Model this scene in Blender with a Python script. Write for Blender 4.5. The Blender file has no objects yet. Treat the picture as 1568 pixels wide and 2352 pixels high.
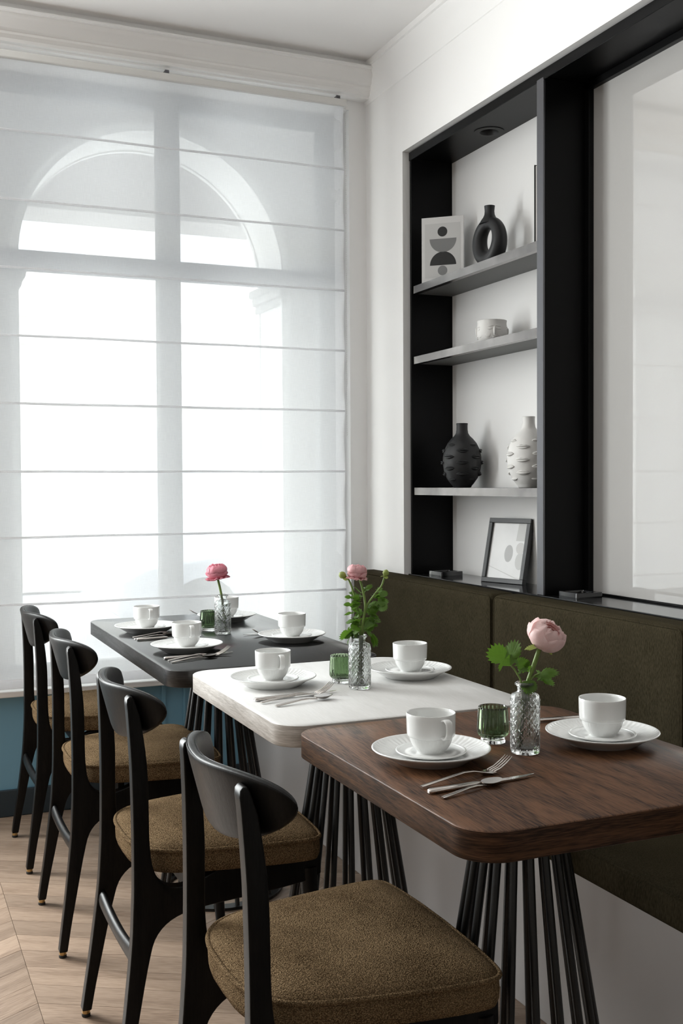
import bpy, bmesh, math, random
from math import sin, cos, pi, radians, sqrt, atan2
from mathutils import Vector, Matrix

random.seed(7)
sc = bpy.context.scene
col = sc.collection

# ------------------------------------------------------------------ camera
IMG_W = 1568.0
FPX = 2483.8
YAW, PITCH, ROLL = radians(23.2975), radians(-1.5393), radians(-0.3077)
cam_d = bpy.data.cameras.new('camera')
cam = bpy.data.objects.new('camera', cam_d)
col.objects.link(cam)
cam_d.sensor_fit = 'HORIZONTAL'
cam_d.sensor_width = 36.0
cam_d.lens = FPX / IMG_W * 36.0
cam_d.clip_start = 0.05
fw = Vector((sin(YAW) * cos(PITCH), cos(YAW) * cos(PITCH), sin(PITCH)))
rt = Vector((cos(YAW), -sin(YAW), 0))
up = rt.cross(fw)
r2 = rt * cos(ROLL) + up * sin(ROLL)
u2 = -rt * sin(ROLL) + up * cos(ROLL)
cam.matrix_world = Matrix(((r2.x, u2.x, -fw.x, 0), (r2.y, u2.y, -fw.y, 0), (r2.z, u2.z, -fw.z, 1.2), (0, 0, 0, 1)))
sc.camera = cam

# ------------------------------------------------------------------ world, lights, exposure
SKY = 5.2
w = bpy.data.worlds.new('sky')
sc.world = w
w.use_nodes = True
wb = w.node_tree.nodes['Background']
wb.inputs[0].default_value = (0.93, 0.965, 1.0, 1)
wb.inputs[1].default_value = SKY
sc.view_settings.view_transform = 'Standard'
sc.view_settings.look = 'None'
sc.view_settings.gamma = 1.0
sc.view_settings.exposure = 0.56
sc.view_settings.use_curve_mapping = False
cy = sc.cycles
cy.use_denoising = True
cy.max_bounces = 12
cy.diffuse_bounces = 5
cy.glossy_bounces = 5
cy.transmission_bounces = 12
cy.transparent_max_bounces = 16
cy.caustics_reflective = False
cy.caustics_refractive = False
cy.sample_clamp_indirect = 6.0


def fill_light(name, loc, rot, sx, sy, power, color=(1, 1, 1)):
    d = bpy.data.lights.new(name, 'AREA')
    d.shape = 'RECTANGLE'
    d.size, d.size_y = sx, sy
    d.energy = power
    d.color = color
    o = bpy.data.objects.new(name, d)
    o.location = loc
    o.rotation_euler = rot
    col.objects.link(o)
    return o


# fill light in the opening of an added, unseen window (built below)
fill_light('fill_light_added_window', (-0.95, 4.20, 1.60), (radians(-90), 0, 0), 1.5, 2.0, 198, (1.0, 0.995, 0.99))

# ------------------------------------------------------------------ materials
MATS = {}


def nodes_of(name):
    m = bpy.data.materials.new(name)
    m.use_nodes = True
    nt = m.node_tree
    return m, nt, nt.nodes['Principled BSDF']


def N(nt, t, **kw):
    n = nt.nodes.new(t)
    for k, v in kw.items():
        setattr(n, k, v)
    return n


def plain(name, color, rough=0.5, metal=0.0, spec=0.5, bump=0.0, bscale=200.0, var=0.0, vscale=3.0, coat=0.0, sheen=0.0):
    m, nt, p = nodes_of(name)
    p.inputs['Base Color'].default_value = (*color, 1)
    p.inputs['Roughness'].default_value = rough
    p.inputs['Metallic'].default_value = metal
    p.inputs['Specular IOR Level'].default_value = spec
    p.inputs['Coat Weight'].default_value = coat
    p.inputs['Coat Roughness'].default_value = 0.08
    p.inputs['Sheen Weight'].default_value = sheen
    tc = N(nt, 'ShaderNodeTexCoord')
    if var > 0:
        n = N(nt, 'ShaderNodeTexNoise')
        n.inputs['Scale'].default_value = vscale
        n.inputs['Detail'].default_value = 4
        nt.links.new(tc.outputs['Object'], n.inputs['Vector'])
        r = N(nt, 'ShaderNodeMapRange')
        r.inputs[1].default_value = 0.3
        r.inputs[2].default_value = 0.7
        r.inputs[3].default_value = 1 - var
        r.inputs[4].default_value = 1 + var
        nt.links.new(n.outputs['Fac'], r.inputs[0])
        mx = N(nt, 'ShaderNodeVectorMath', operation='SCALE')
        mx.inputs[0].default_value = color
        nt.links.new(r.outputs[0], mx.inputs['Scale'])
        nt.links.new(mx.outputs[0], p.inputs['Base Color'])
    if bump > 0:
        n = N(nt, 'ShaderNodeTexNoise')
        n.inputs['Scale'].default_value = bscale
        n.inputs['Detail'].default_value = 3
        nt.links.new(tc.outputs['Object'], n.inputs['Vector'])
        b = N(nt, 'ShaderNodeBump')
        b.inputs['Strength'].default_value = bump
        b.inputs['Distance'].default_value = 0.002
        nt.links.new(n.outputs['Fac'], b.inputs['Height'])
        nt.links.new(b.outputs[0], p.inputs['Normal'])
    MATS[name] = m
    return m


def wood(name, dark, light, stretch, rough=0.4, rrange=0.1, fine=1.0, bands=1.0, rand=False, bump=0.25, spec=0.5, pos=(0.35, 0.68)):
    """grain stretched along one axis: broad figure plus fine pores"""
    m, nt, p = nodes_of(name)
    tc = N(nt, 'ShaderNodeTexCoord')
    src = tc.outputs['Object']
    if rand:
        oi = N(nt, 'ShaderNodeObjectInfo')
        vm = N(nt, 'ShaderNodeVectorMath', operation='SCALE')
        vm.inputs[0].default_value = (3.1, 7.7, 5.3)
        nt.links.new(oi.outputs['Random'], vm.inputs['Scale'])
        va = N(nt, 'ShaderNodeVectorMath', operation='ADD')
        nt.links.new(src, va.inputs[0])
        nt.links.new(vm.outputs[0], va.inputs[1])
        src = va.outputs[0]
    if isinstance(stretch, tuple) and len(stretch) == 4:
        rz = N(nt, 'ShaderNodeMapping')
        rz.inputs['Rotation'].default_value = (0, 0, stretch[3])
        nt.links.new(src, rz.inputs['Vector'])
        src = rz.outputs[0]
    mp = N(nt, 'ShaderNodeMapping')
    mp.inputs['Scale'].default_value = [4.0 * bands * s for s in stretch[:3]]
    nt.links.new(src, mp.inputs['Vector'])
    n1 = N(nt, 'ShaderNodeTexNoise')
    n1.inputs['Scale'].default_value = 1.0
    n1.inputs['Detail'].default_value = 3
    n1.inputs['Distortion'].default_value = 1.2
    nt.links.new(mp.outputs[0], n1.inputs['Vector'])
    # contour the figure so it closes into cathedral lines
    mul = N(nt, 'ShaderNodeMath', operation='MULTIPLY')
    mul.inputs[1].default_value = 9.0
    nt.links.new(n1.outputs['Fac'], mul.inputs[0])
    sn = N(nt, 'ShaderNodeMath', operation='PINGPONG')
    sn.inputs[1].default_value = 1.0
    nt.links.new(mul.outputs[0], sn.inputs[0])
    mp2 = N(nt, 'ShaderNodeMapping')
    mp2.inputs['Scale'].default_value = [(26.0 if s < 0.5 else 420.0) * fine * (1 if s < 0.5 else s) for s in stretch[:3]]
    nt.links.new(src, mp2.inputs['Vector'])
    n2 = N(nt, 'ShaderNodeTexNoise')
    n2.inputs['Scale'].default_value = 1.0
    n2.inputs['Detail'].default_value = 4
    nt.links.new(mp2.outputs[0], n2.inputs['Vector'])
    a = N(nt, 'ShaderNodeMath', operation='MULTIPLY')
    a.inputs[1].default_value = 0.20
    nt.links.new(sn.outputs[0], a.inputs[0])
    b = N(nt, 'ShaderNodeMath', operation='MULTIPLY_ADD')
    b.inputs[1].default_value = 0.80
    nt.links.new(n2.outputs['Fac'], b.inputs[0])
    nt.links.new(a.outputs[0], b.inputs[2])
    cr = N(nt, 'ShaderNodeValToRGB')
    cr.color_ramp.elements[0].position = pos[0]
    cr.color_ramp.elements[0].color = (*dark, 1)
    cr.color_ramp.elements[1].position = pos[1]
    cr.color_ramp.elements[1].color = (*light, 1)
    nt.links.new(b.outputs[0], cr.inputs[0])
    out = cr.outputs[0]
    if rand:
        mr = N(nt, 'ShaderNodeMapRange')
        mr.inputs[3].default_value = 0.80
        mr.inputs[4].default_value = 1.14
        nt.links.new(oi.outputs['Random'], mr.inputs[0])
        sc_ = N(nt, 'ShaderNodeVectorMath', operation='SCALE')
        nt.links.new(out, sc_.inputs[0])
        nt.links.new(mr.outputs[0], sc_.inputs['Scale'])
        out = sc_.outputs[0]
    nt.links.new(out, p.inputs['Base Color'])
    rr = N(nt, 'ShaderNodeMapRange')
    rr.inputs[3].default_value = rough + rrange
    rr.inputs[4].default_value = rough - rrange
    nt.links.new(b.outputs[0], rr.inputs[0])
    nt.links.new(rr.outputs[0], p.inputs['Roughness'])
    p.inputs['Specular IOR Level'].default_value = spec
    bp = N(nt, 'ShaderNodeBump')
    bp.inputs['Strength'].default_value = bump
    bp.inputs['Distance'].default_value = 0.001
    nt.links.new(b.outputs[0], bp.inputs['Height'])
    nt.links.new(bp.outputs[0], p.inputs['Normal'])
    MATS[name] = m
    return m


def fabric(name, c1, c2, scale, bump=0.6, dist=0.003, kind='boucle'):
    m, nt, p = nodes_of(name)
    tc = N(nt, 'ShaderNodeTexCoord')
    if kind == 'boucle':
        v = N(nt, 'ShaderNodeTexVoronoi')
        v.inputs['Scale'].default_value = scale
        n = N(nt, 'ShaderNodeTexNoise')
        n.inputs['Scale'].default_value = scale * 0.8
        n.inputs['Detail'].default_value = 2
        add = N(nt, 'ShaderNodeVectorMath', operation='MULTIPLY_ADD')
        add.inputs[1].default_value = (0.003, 0.003, 0.003)
        nt.links.new(tc.outputs['Object'], n.inputs['Vector'])
        nt.links.new(n.outputs['Color'], add.inputs[0])
        nt.links.new(tc.outputs['Object'], add.inputs[2])
        nt.links.new(add.outputs[0], v.inputs['Vector'])
        h = N(nt, 'ShaderNodeMath', operation='SUBTRACT')
        h.inputs[0].default_value = 1.0
        nt.links.new(v.outputs['Distance'], h.inputs[1])
        hgt = h.outputs[0]
        rng = (0.35, 0.95)
    else:
        mp = N(nt, 'ShaderNodeMapping')
        mp.inputs['Scale'].default_value = (scale, scale, scale * 0.25)
        n = N(nt, 'ShaderNodeTexNoise')
        n.inputs['Scale'].default_value = 1.0
        n.inputs['Detail'].default_value = 5
        nt.links.new(tc.outputs['Object'], mp.inputs['Vector'])
        nt.links.new(mp.outputs[0], n.inputs['Vector'])
        hgt = n.outputs['Fac']
        rng = (0.3, 0.75)
    big = N(nt, 'ShaderNodeTexNoise')
    big.inputs['Scale'].default_value = 9.0
    big.inputs['Detail'].default_value = 4
    nt.links.new(tc.outputs['Object'], big.inputs['Vector'])
    mr = N(nt, 'ShaderNodeMapRange')
    mr.inputs[1].default_value, mr.inputs[2].default_value = rng
    nt.links.new(hgt, mr.inputs[0])
    mx = N(nt, 'ShaderNodeMix', data_type='RGBA')
    mx.inputs['A'].default_value = (*c1, 1)
    mx.inputs['B'].default_value = (*c2, 1)
    av = N(nt, 'ShaderNodeMath', operation='MULTIPLY_ADD')
    av.inputs[1].default_value = 0.75
    nt.links.new(mr.outputs[0], av.inputs[0])
    bm_ = N(nt, 'ShaderNodeMath', operation='MULTIPLY_ADD')
    bm_.inputs[1].default_value = 0.6
    bm_.inputs[2].default_value = -0.15
    nt.links.new(big.outputs['Fac'], bm_.inputs[0])
    nt.links.new(bm_.outputs[0], av.inputs[2])
    nt.links.new(av.outputs[0], mx.inputs['Factor'])
    nt.links.new(mx.outputs['Result'], p.inputs['Base Color'])
    p.inputs['Roughness'].default_value = 0.95
    p.inputs['Specular IOR Level'].default_value = 0.02
    p.inputs['Sheen Weight'].default_value = 0.0
    p.inputs['Sheen Roughness'].default_value = 0.5
    b = N(nt, 'ShaderNodeBump')
    b.inputs['Strength'].default_value = bump
    b.inputs['Distance'].default_value = dist
    nt.links.new(hgt, b.inputs['Height'])
    nt.links.new(b.outputs[0], p.inputs['Normal'])
    MATS[name] = m
    return m


def glass(name, color, rough=0.0, ior=1.48):
    m, nt, p = nodes_of(name)
    p.inputs['Base Color'].default_value = (*color, 1)
    p.inputs['Roughness'].default_value = rough
    p.inputs['Transmission Weight'].default_value = 1.0
    p.inputs['IOR'].default_value = ior
    MATS[name] = m
    return m


def thin_glass(name, refl=0.06):
    m = bpy.data.materials.new(name)
    m.use_nodes = True
    nt = m.node_tree
    nt.nodes.clear()
    o = N(nt, 'ShaderNodeOutputMaterial')
    t = N(nt, 'ShaderNodeBsdfTransparent')
    t.inputs[0].default_value = (0.95, 0.97, 0.97, 1)
    g = N(nt, 'ShaderNodeBsdfGlossy')
    g.inputs['Roughness'].default_value = 0.02
    mx = N(nt, 'ShaderNodeMixShader')
    mx.inputs[0].default_value = refl
    nt.links.new(t.outputs[0], mx.inputs[1])
    nt.links.new(g.outputs[0], mx.inputs[2])
    nt.links.new(mx.outputs[0], o.inputs[0])
    MATS[name] = m
    return m


def sheer(name, clear=0.42, color=(0.90, 0.90, 0.91)):
    """woven sheer: open gaps between the threads (transparent) and threads that scatter light both ways"""
    m = bpy.data.materials.new(name)
    m.use_nodes = True
    nt = m.node_tree
    nt.nodes.clear()
    o = N(nt, 'ShaderNodeOutputMaterial')
    tc = N(nt, 'ShaderNodeTexCoord')
    facs = []
    for s in ((30, 1, 1300), (1300, 1, 30)):
        mp = N(nt, 'ShaderNodeMapping')
        mp.inputs['Scale'].default_value = s
        n = N(nt, 'ShaderNodeTexNoise')
        n.inputs['Scale'].default_value = 1.0
        n.inputs['Detail'].default_value = 3
        nt.links.new(tc.outputs['Object'], mp.inputs['Vector'])
        nt.links.new(mp.outputs[0], n.inputs['Vector'])
        facs.append(n.outputs['Fac'])
    a = N(nt, 'ShaderNodeMath', operation='ADD')
    nt.links.new(facs[0], a.inputs[0])
    nt.links.new(facs[1], a.inputs[1])
    r = N(nt, 'ShaderNodeMapRange')
    r.inputs[1].default_value = 0.7
    r.inputs[2].default_value = 1.3
    r.inputs[3].default_value = 1 - clear - 0.05
    r.inputs[4].default_value = 1 - clear + 0.05
    nt.links.new(a.outputs[0], r.inputs[0])
    t = N(nt, 'ShaderNodeBsdfTransparent')
    tl = N(nt, 'ShaderNodeBsdfTranslucent')
    tl.inputs[0].default_value = (*color, 1)
    df = N(nt, 'ShaderNodeBsdfDiffuse')
    df.inputs[0].default_value = (*color, 1)
    m1 = N(nt, 'ShaderNodeMixShader')
    m1.inputs[0].default_value = 0.22
    nt.links.new(tl.outputs[0], m1.inputs[1])
    nt.links.new(df.outputs[0], m1.inputs[2])
    m2 = N(nt, 'ShaderNodeMixShader')
    nt.links.new(r.outputs[0], m2.inputs[0])
    nt.links.new(t.outputs[0], m2.inputs[1])
    nt.links.new(m1.outputs[0], m2.inputs[2])
    nt.links.new(m2.outputs[0], o.inputs[0])
    MATS[name] = m
    return m


def leafy(name, color, trans=0.35):
    m = bpy.data.materials.new(name)
    m.use_nodes = True
    nt = m.node_tree
    p = nt.nodes['Principled BSDF']
    tc = N(nt, 'ShaderNodeTexCoord')
    n = N(nt, 'ShaderNodeTexNoise')
    n.inputs['Scale'].default_value = 60.0
    nt.links.new(tc.outputs['Object'], n.inputs['Vector'])
    r = N(nt, 'ShaderNodeMapRange')
    r.inputs[3].default_value = 0.65
    r.inputs[4].default_value = 1.35
    nt.links.new(n.outputs['Fac'], r.inputs[0])
    v = N(nt, 'ShaderNodeVectorMath', operation='SCALE')
    v.inputs[0].default_value = color
    nt.links.new(r.outputs[0], v.inputs['Scale'])
    nt.links.new(v.outputs[0], p.inputs['Base Color'])
    p.inputs['Roughness'].default_value = 0.5
    tl = N(nt, 'ShaderNodeBsdfTranslucent')
    nt.links.new(v.outputs[0], tl.inputs[0])
    mx = N(nt, 'ShaderNodeMixShader')
    mx.inputs[0].default_value = trans
    o = nt.nodes['Material Output']
    nt.links.new(p.outputs[0], mx.inputs[1])
    nt.links.new(tl.outputs[0], mx.inputs[2])
    nt.links.new(mx.outputs[0], o.inputs[0])
    MATS[name] = m
    return m


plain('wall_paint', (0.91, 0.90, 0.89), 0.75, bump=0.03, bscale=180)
plain('niche_shade_paint', (0.77, 0.76, 0.75), 0.7)  # wall paint darkened to put the recess's shade into the back panel
plain('room_paint', (0.76, 0.73, 0.70), 0.8)
plain('dark_room_paint', (0.48, 0.46, 0.44), 0.8)
plain('ceiling_paint', (0.94, 0.925, 0.915), 0.85)
plain('moulding_paint', (0.93, 0.92, 0.91), 0.5)
plain('bench_paint', (0.52, 0.50, 0.495), 0.4, var=0.03)
plain('blue_paint', (0.17, 0.35, 0.47), 0.45, bump=0.05, bscale=300)
plain('dark_blue_paint', (0.022, 0.035, 0.045), 0.45)
plain('black_lacquer', (0.003, 0.003, 0.0032), 0.34, spec=0.12)
plain('black_metal', (0.006, 0.006, 0.006), 0.32, spec=0.5)
plain('black_gloss', (0.010, 0.010, 0.011), 0.10, spec=0.6)
plain('black_matte', (0.012, 0.012, 0.013), 0.5, spec=0.4, bump=0.05, bscale=400)
plain('white_matte', (0.66, 0.645, 0.625), 0.55)
plain('steel_edge', (0.27, 0.255, 0.25), 0.24, metal=0.95, var=0.3, vscale=9)
plain('dark_steel', (0.13, 0.13, 0.14), 0.35, metal=0.7)
plain('shelf_underside', (0.10, 0.098, 0.095), 0.5)
plain('brass', (0.45, 0.30, 0.13), 0.3, metal=1.0)
plain('rubber', (0.01, 0.01, 0.01), 0.7)
plain('cutlery_steel', (0.62, 0.58, 0.55), 0.16, metal=1.0)
plain('porcelain', (0.77, 0.775, 0.765), 0.14, spec=0.5, coat=0.3)
plain('frame_black', (0.015, 0.015, 0.016), 0.4)
plain('print_paper', (0.84, 0.84, 0.84), 0.6, var=0.05, vscale=8)
plain('print_grey', (0.50, 0.50, 0.50), 0.6)
plain('ink_grey', (0.20, 0.20, 0.20), 0.6)
plain('print_light', (0.62, 0.62, 0.61), 0.6)
plain('card_paper', (0.66, 0.65, 0.64), 0.6)
plain('card_panel', (0.56, 0.555, 0.545), 0.6)
plain('ink_black', (0.012, 0.012, 0.012), 0.6)
plain('page_paper', (0.42, 0.40, 0.38), 0.8, bump=0.6, bscale=500)
plain('stone', (0.42, 0.41, 0.40), 0.8, var=0.05)  # darkened to put the shade on the spandrel into its colour
plain('lit_reveal_paint', (0.93, 0.92, 0.90), 0.7)  # whitened to paint in the light on the arch soffit and jambs
plain('beam_paint', (0.58, 0.56, 0.55), 0.8)
plain('window_paint', (0.12, 0.135, 0.16), 0.5)
plain('asphalt', (0.45, 0.45, 0.46), 0.85, var=0.1)
plain("pavement", (0.68, 0.67, 0.65), 0.85, var=0.06)
plain('facade_paint', (0.82, 0.79, 0.72), 0.85, var=0.04)
plain('facade_trim', (0.86, 0.85, 0.82), 0.8)
plain('far_pane', (0.62, 0.64, 0.66), 0.3)
plain('sign_paint', (0.88, 0.87, 0.85), 0.6)
plain('sign_letter', (0.55, 0.55, 0.55), 0.6)
plain('car_paint', (0.30, 0.32, 0.35), 0.25, coat=0.6)
plain('car_glass', (0.42, 0.45, 0.48), 0.08)
plain('tyre', (0.08, 0.08, 0.08), 0.8)
plain('white_plastic', (0.75, 0.74, 0.72), 0.4)
wood('black_ash', (0.0012, 0.0012, 0.0012), (0.006, 0.0050, 0.0045), (1.0, 1.0, 0.05), 0.40, 0.06, bands=3.0, bump=0.25, spec=0.18)
wood('brown_oak', (0.017, 0.0068, 0.0030), (0.125, 0.058, 0.028), (1.0, 0.09, 1.0, 0.06), 0.40, 0.08, bands=2.2, fine=1.0, bump=0.22, spec=0.24, pos=(0.30, 0.60))
wood('brown_oak_edge', (0.017, 0.0070, 0.0032), (0.105, 0.049, 0.024), (0.06, 0.06, 1.0), 0.45, 0.08, bands=6, fine=1.6, spec=0.25)
wood('black_oak', (0.004, 0.004, 0.004), (0.022, 0.021, 0.022), (1.0, 0.09, 1.0, 0.05), 0.20, 0.07, bands=1.7, bump=0.4, spec=0.75)
wood('black_oak_edge', (0.006, 0.006, 0.006), (0.035, 0.034, 0.036), (0.06, 0.06, 1.0), 0.36, 0.08, bands=6, fine=1.6)
wood('white_oak', (0.70, 0.695, 0.68), (0.77, 0.765, 0.755), (1.0, 0.09, 1.0, 0.05), 0.34, 0.05, bands=1.7, bump=0.12)
wood('white_oak_edge', (0.45, 0.42, 0.39), (0.72, 0.69, 0.66), (0.06, 0.06, 1.0), 0.40, 0.06, bands=6, fine=1.6)
wood('floor_oak_a', (0.185, 0.122, 0.082), (0.375, 0.272, 0.200), (0.08, 1.0, 1.0, radians(30)), 0.42, 0.08, bands=1.5, rand=True, bump=0.12, pos=(0.25, 0.62))
wood('floor_oak_b', (0.185, 0.122, 0.082), (0.375, 0.272, 0.200), (0.08, 1.0, 1.0, radians(-30)), 0.42, 0.08, bands=1.5, rand=True, bump=0.12, pos=(0.25, 0.62))
plain('subfloor', (0.10, 0.07, 0.045), 0.8)
fabric('boucle', (0.064, 0.038, 0.018), (0.50, 0.345, 0.195), 480, 1.0, 0.004)
fabric('olive_cloth', (0.017, 0.0138, 0.0080), (0.060, 0.0500, 0.0300), 420, 0.35, 0.0015, kind='weave')
glass('clear_glass', (0.97, 0.985, 0.98))
glass('cut_glass', (0.95, 0.975, 0.965), 0.03)
MATS['cut_glass'].node_tree.nodes['Principled BSDF'].inputs['Transmission Weight'].default_value = 0.95
glass('green_glass', (0.34, 0.45, 0.29))
thin_glass('pane_glass')
sheer('sheer_linen', 0.25)
sheer('sheer_hem', 0.12)
sheer('sheer_pocket', 0.04)
leafy('petal_pale', (0.92, 0.73, 0.715), 0.45)
leafy('petal_rose', (0.84, 0.36, 0.44), 0.4)
leafy('petal_blush', (0.84, 0.52, 0.54), 0.4)
leafy('leaf_green', (0.085, 0.175, 0.018), 0.4)
leafy('stem_green', (0.20, 0.30, 0.07), 0.1)
leafy('sepal_green', (0.32, 0.38, 0.10), 0.3)


def gloss_panel():
    m = bpy.data.materials.new('glossy_panel')
    m.use_nodes = True
    nt = m.node_tree
    nt.nodes.clear()
    o = N(nt, 'ShaderNodeOutputMaterial')
    d = N(nt, 'ShaderNodeBsdfDiffuse')
    d.inputs[0].default_value = (0.54, 0.525, 0.51, 1)
    g = N(nt, 'ShaderNodeBsdfGlossy')
    g.inputs['Roughness'].default_value = 0.012
    g.inputs['Color'].default_value = (1, 1, 1, 1)
    mx = N(nt, 'ShaderNodeMixShader')
    mx.inputs[0].default_value = 0.25
    nt.links.new(d.outputs[0], mx.inputs[1])
    nt.links.new(g.outputs[0], mx.inputs[2])
    nt.links.new(mx.outputs[0], o.inputs[0])
    MATS['glossy_panel'] = m


gloss_panel()


# ------------------------------------------------------------------ mesh helpers
class MB:
    def __init__(s):
        s.v = []
        s.f = []

    def add(s, vs, fs):
        o = len(s.v)
        s.v += [tuple(p) for p in vs]
        s.f += [tuple(i + o for i in q) for q in fs]
        return s

    def box(s, x0, x1, y0, y1, z0, z1):
        return s.add([(x0, y0, z0), (x1, y0, z0), (x1, y1, z0), (x0, y1, z0), (x0, y0, z1), (x1, y0, z1), (x1, y1, z1), (x0, y1, z1)],
                     [(3, 2, 1, 0), (4, 5, 6, 7), (0, 1, 5, 4), (1, 2, 6, 5), (2, 3, 7, 6), (3, 0, 4, 7)])

    def rings(s, rings, closed=True, cap0=True, cap1=True):
        n = len(rings[0])
        o = len(s.v)
        for r in rings:
            s.v += [tuple(p) for p in r]
        m = n if closed else n - 1
        for i in range(len(rings) - 1):
            for j in range(m):
                a = o + i * n + j
                b = o + i * n + (j + 1) % n
                s.f.append((a, b, b + n, a + n))
        if cap0:
            s.f.append(tuple(o + j for j in reversed(range(n))))
        if cap1:
            s.f.append(tuple(o + (len(rings) - 1) * n + j for j in range(n)))
        return s

    def lathe(s, prof, n=32, fn=None, cx=0, cy=0, cap0=True, cap1=True):
        rs = []
        for (r, z) in prof:
            ring = []
            for j in range(n):
                a = 2 * pi * j / n
                rr, zz = (r, z) if fn is None else fn(r, z, a)
                ring.append((cx + rr * cos(a), cy + rr * sin(a), zz))
            rs.append(ring)
        return s.rings(rs, True, cap0, cap1)

    def tube(s, pts, rad, n=8, cap=True, flat=1.0):
        pts = [Vector(p) for p in pts]
        if not isinstance(rad, (list, tuple)):
            rad = [rad] * len(pts)
        rs = []
        prev = None
        for i, p in enumerate(pts):
            t = (pts[min(i + 1, len(pts) - 1)] - pts[max(i - 1, 0)]).normalized()
            if prev is None:
                ref = Vector((0, 0, 1)) if abs(t.z) < 0.9 else Vector((1, 0, 0))
                a = t.cross(ref).normalized()
            else:
                a = (prev - t * prev.dot(t)).normalized()
            prev = a
            b = t.cross(a)
            rs.append([p + (a * cos(2 * pi * j / n) + b * sin(2 * pi * j / n) * flat) * rad[i] for j in range(n)])
        return s.rings(rs, True, cap, cap)

    def mesh(s, name, smooth=False, angle=None, bevel=0.0, seg=2, tri=False):
        me = bpy.data.meshes.new(name)
        me.from_pydata(s.v, [], s.f)
        bm = bmesh.new()
        bm.from_mesh(me)
        bmesh.ops.recalc_face_normals(bm, faces=bm.faces)
        if bevel > 0:
            es = [e for e in bm.edges if len(e.link_faces) == 2 and e.calc_face_angle(0) > radians(35)]
            bmesh.ops.bevel(bm, geom=es, offset=bevel, segments=seg, profile=0.5, affect='EDGES', clamp_overlap=True)
        bm.to_mesh(me)
        bm.free()
        if smooth:
            me.polygons.foreach_set('use_smooth', [True] * len(me.polygons))
            if angle:
                try:
                    me.set_sharp_from_angle(angle=radians(angle))
                except Exception:
                    pass
        me.update()
        return me


def obj(name, me, mat=None, parent=None, loc=None, rot=None, scale=None):
    o = bpy.data.objects.new(name, me)
    col.objects.link(o)
    if mat is not None and me is not None and len(me.materials) == 0:
        me.materials.append(MATS[mat])
    if parent is not None:
        o.parent = parent
    if loc is not None:
        o.location = loc
    if rot is not None:
        o.rotation_euler = rot
    if scale is not None:
        o.scale = scale if isinstance(scale, (tuple, list)) else (scale,) * 3
    return o


def tag(o, label, cat, group=None, kind=None):
    o['label'] = label
    o['category'] = cat
    if group:
        o['group'] = group
    if kind:
        o['kind'] = kind
    return o


def thing(name, label, cat, loc=(0, 0, 0), rotz=0.0, group=None, kind=None):
    o = bpy.data.objects.new(name, None)
    o.empty_display_size = 0.05
    col.objects.link(o)
    o.location = loc
    o.rotation_euler = (0, 0, rotz)
    return tag(o, label, cat, group, kind)


def B(x0, x1, y0, y1, z0, z1):
    return MB().box(x0, x1, y0, y1, z0, z1)


def struct(name, mb, mat, label, cat='wall', parent=None, **kw):
    o = obj(name, mb.mesh(name, **kw), mat, parent)
    if parent is None:
        tag(o, label, cat, kind='structure')
    return o


def rrect(x0, x1, y0, y1, r, n=8):
    pts = []
    for cx, cy, a0 in ((x1 - r, y1 - r, 0), (x0 + r, y1 - r, 90), (x0 + r, y0 + r, 180), (x1 - r, y0 + r, 270)):
        for k in range(n + 1):
            a = radians(a0 + 90 * k / n)
            pts.append((cx + r * cos(a), cy + r * sin(a)))
    return pts


def rounded_box(hx, hy, hz, r, bulge=(0, 0, 0), n=10):
    """closed cushion centred on the origin: rounded edges, faces bulging along each axis"""
    def coords(h):
        inner = [(-h + r) + (2 * h - 2 * r) * k / n for k in range(n + 1)]
        e = [0.15, 0.4, 0.7]
        return [-h] + [-h + r * (1 - cos(q * pi / 2)) * 1.0 for q in e] + inner + [h - r * (1 - cos(q * pi / 2)) for q in reversed(e)] + [h]
    X, Y, Z = coords(hx), coords(hy), coords(hz)
    bm = bmesh.new()
    cache = {}

    def vert(p):
        k = tuple(round(c, 5) for c in p)
        if k not in cache:
            v = Vector(p)
            inn = Vector((max(-hx + r, min(hx - r, v.x)), max(-hy + r, min(hy - r, v.y)), max(-hz + r, min(hz - r, v.z))))
            d = v - inn
            if d.length > 1e-9:
                v = inn + d.normalized() * r
            fx, fy, fz = v.x / hx, v.y / hy, v.z / hz
            v.x += bulge[0] * fx * (1 - fy ** 4) * (1 - fz ** 4)
            v.y += bulge[1] * fy * (1 - fx ** 4) * (1 - fz ** 4)
            v.z += bulge[2] * fz * (1 - fx ** 4) * (1 - fy ** 4)
            cache[k] = bm.verts.new(v)
        return cache[k]
    for ax in range(3):
        A, Bq = [c for i, c in enumerate((X, Y, Z)) if i != ax]
        for sgn in (-1, 1):
            h = (hx, hy, hz)[ax] * sgn
            for i in range(len(A) - 1):
                for j in range(len(Bq) - 1):
                    q = []
                    for (a, b) in ((i, j), (i + 1, j), (i + 1, j + 1), (i, j + 1)):
                        p = [A[a], Bq[b]]
                        p.insert(ax, h)
                        q.append(vert(p))
                    if len(set(q)) == 4:
                        try:
                            bm.faces.new(q)
                        except ValueError:
                            pass
    bmesh.ops.recalc_face_normals(bm, faces=bm.faces)
    me = bpy.data.meshes.new('cushion')
    bm.to_mesh(me)
    bm.free()
    me.polygons.foreach_set('use_smooth', [True] * len(me.polygons))
    return me


def extrude_outline(pts, axis, t0, t1, name, bevel=0.0, seg=2, smooth=True, angle=40):
    """2-D outline extruded along an axis: 'y' takes (x,z), 'z' takes (x,y), 'x' takes (y,z)"""
    def P(a, b, t):
        return {'y': (a, t, b), 'z': (a, b, t), 'x': (t, a, b)}[axis]
    m = MB()
    m.rings([[P(a, b, t0) for a, b in pts], [P(a, b, t1) for a, b in pts]])
    return m.mesh(name, smooth=smooth, angle=angle, bevel=bevel, seg=seg)


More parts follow.
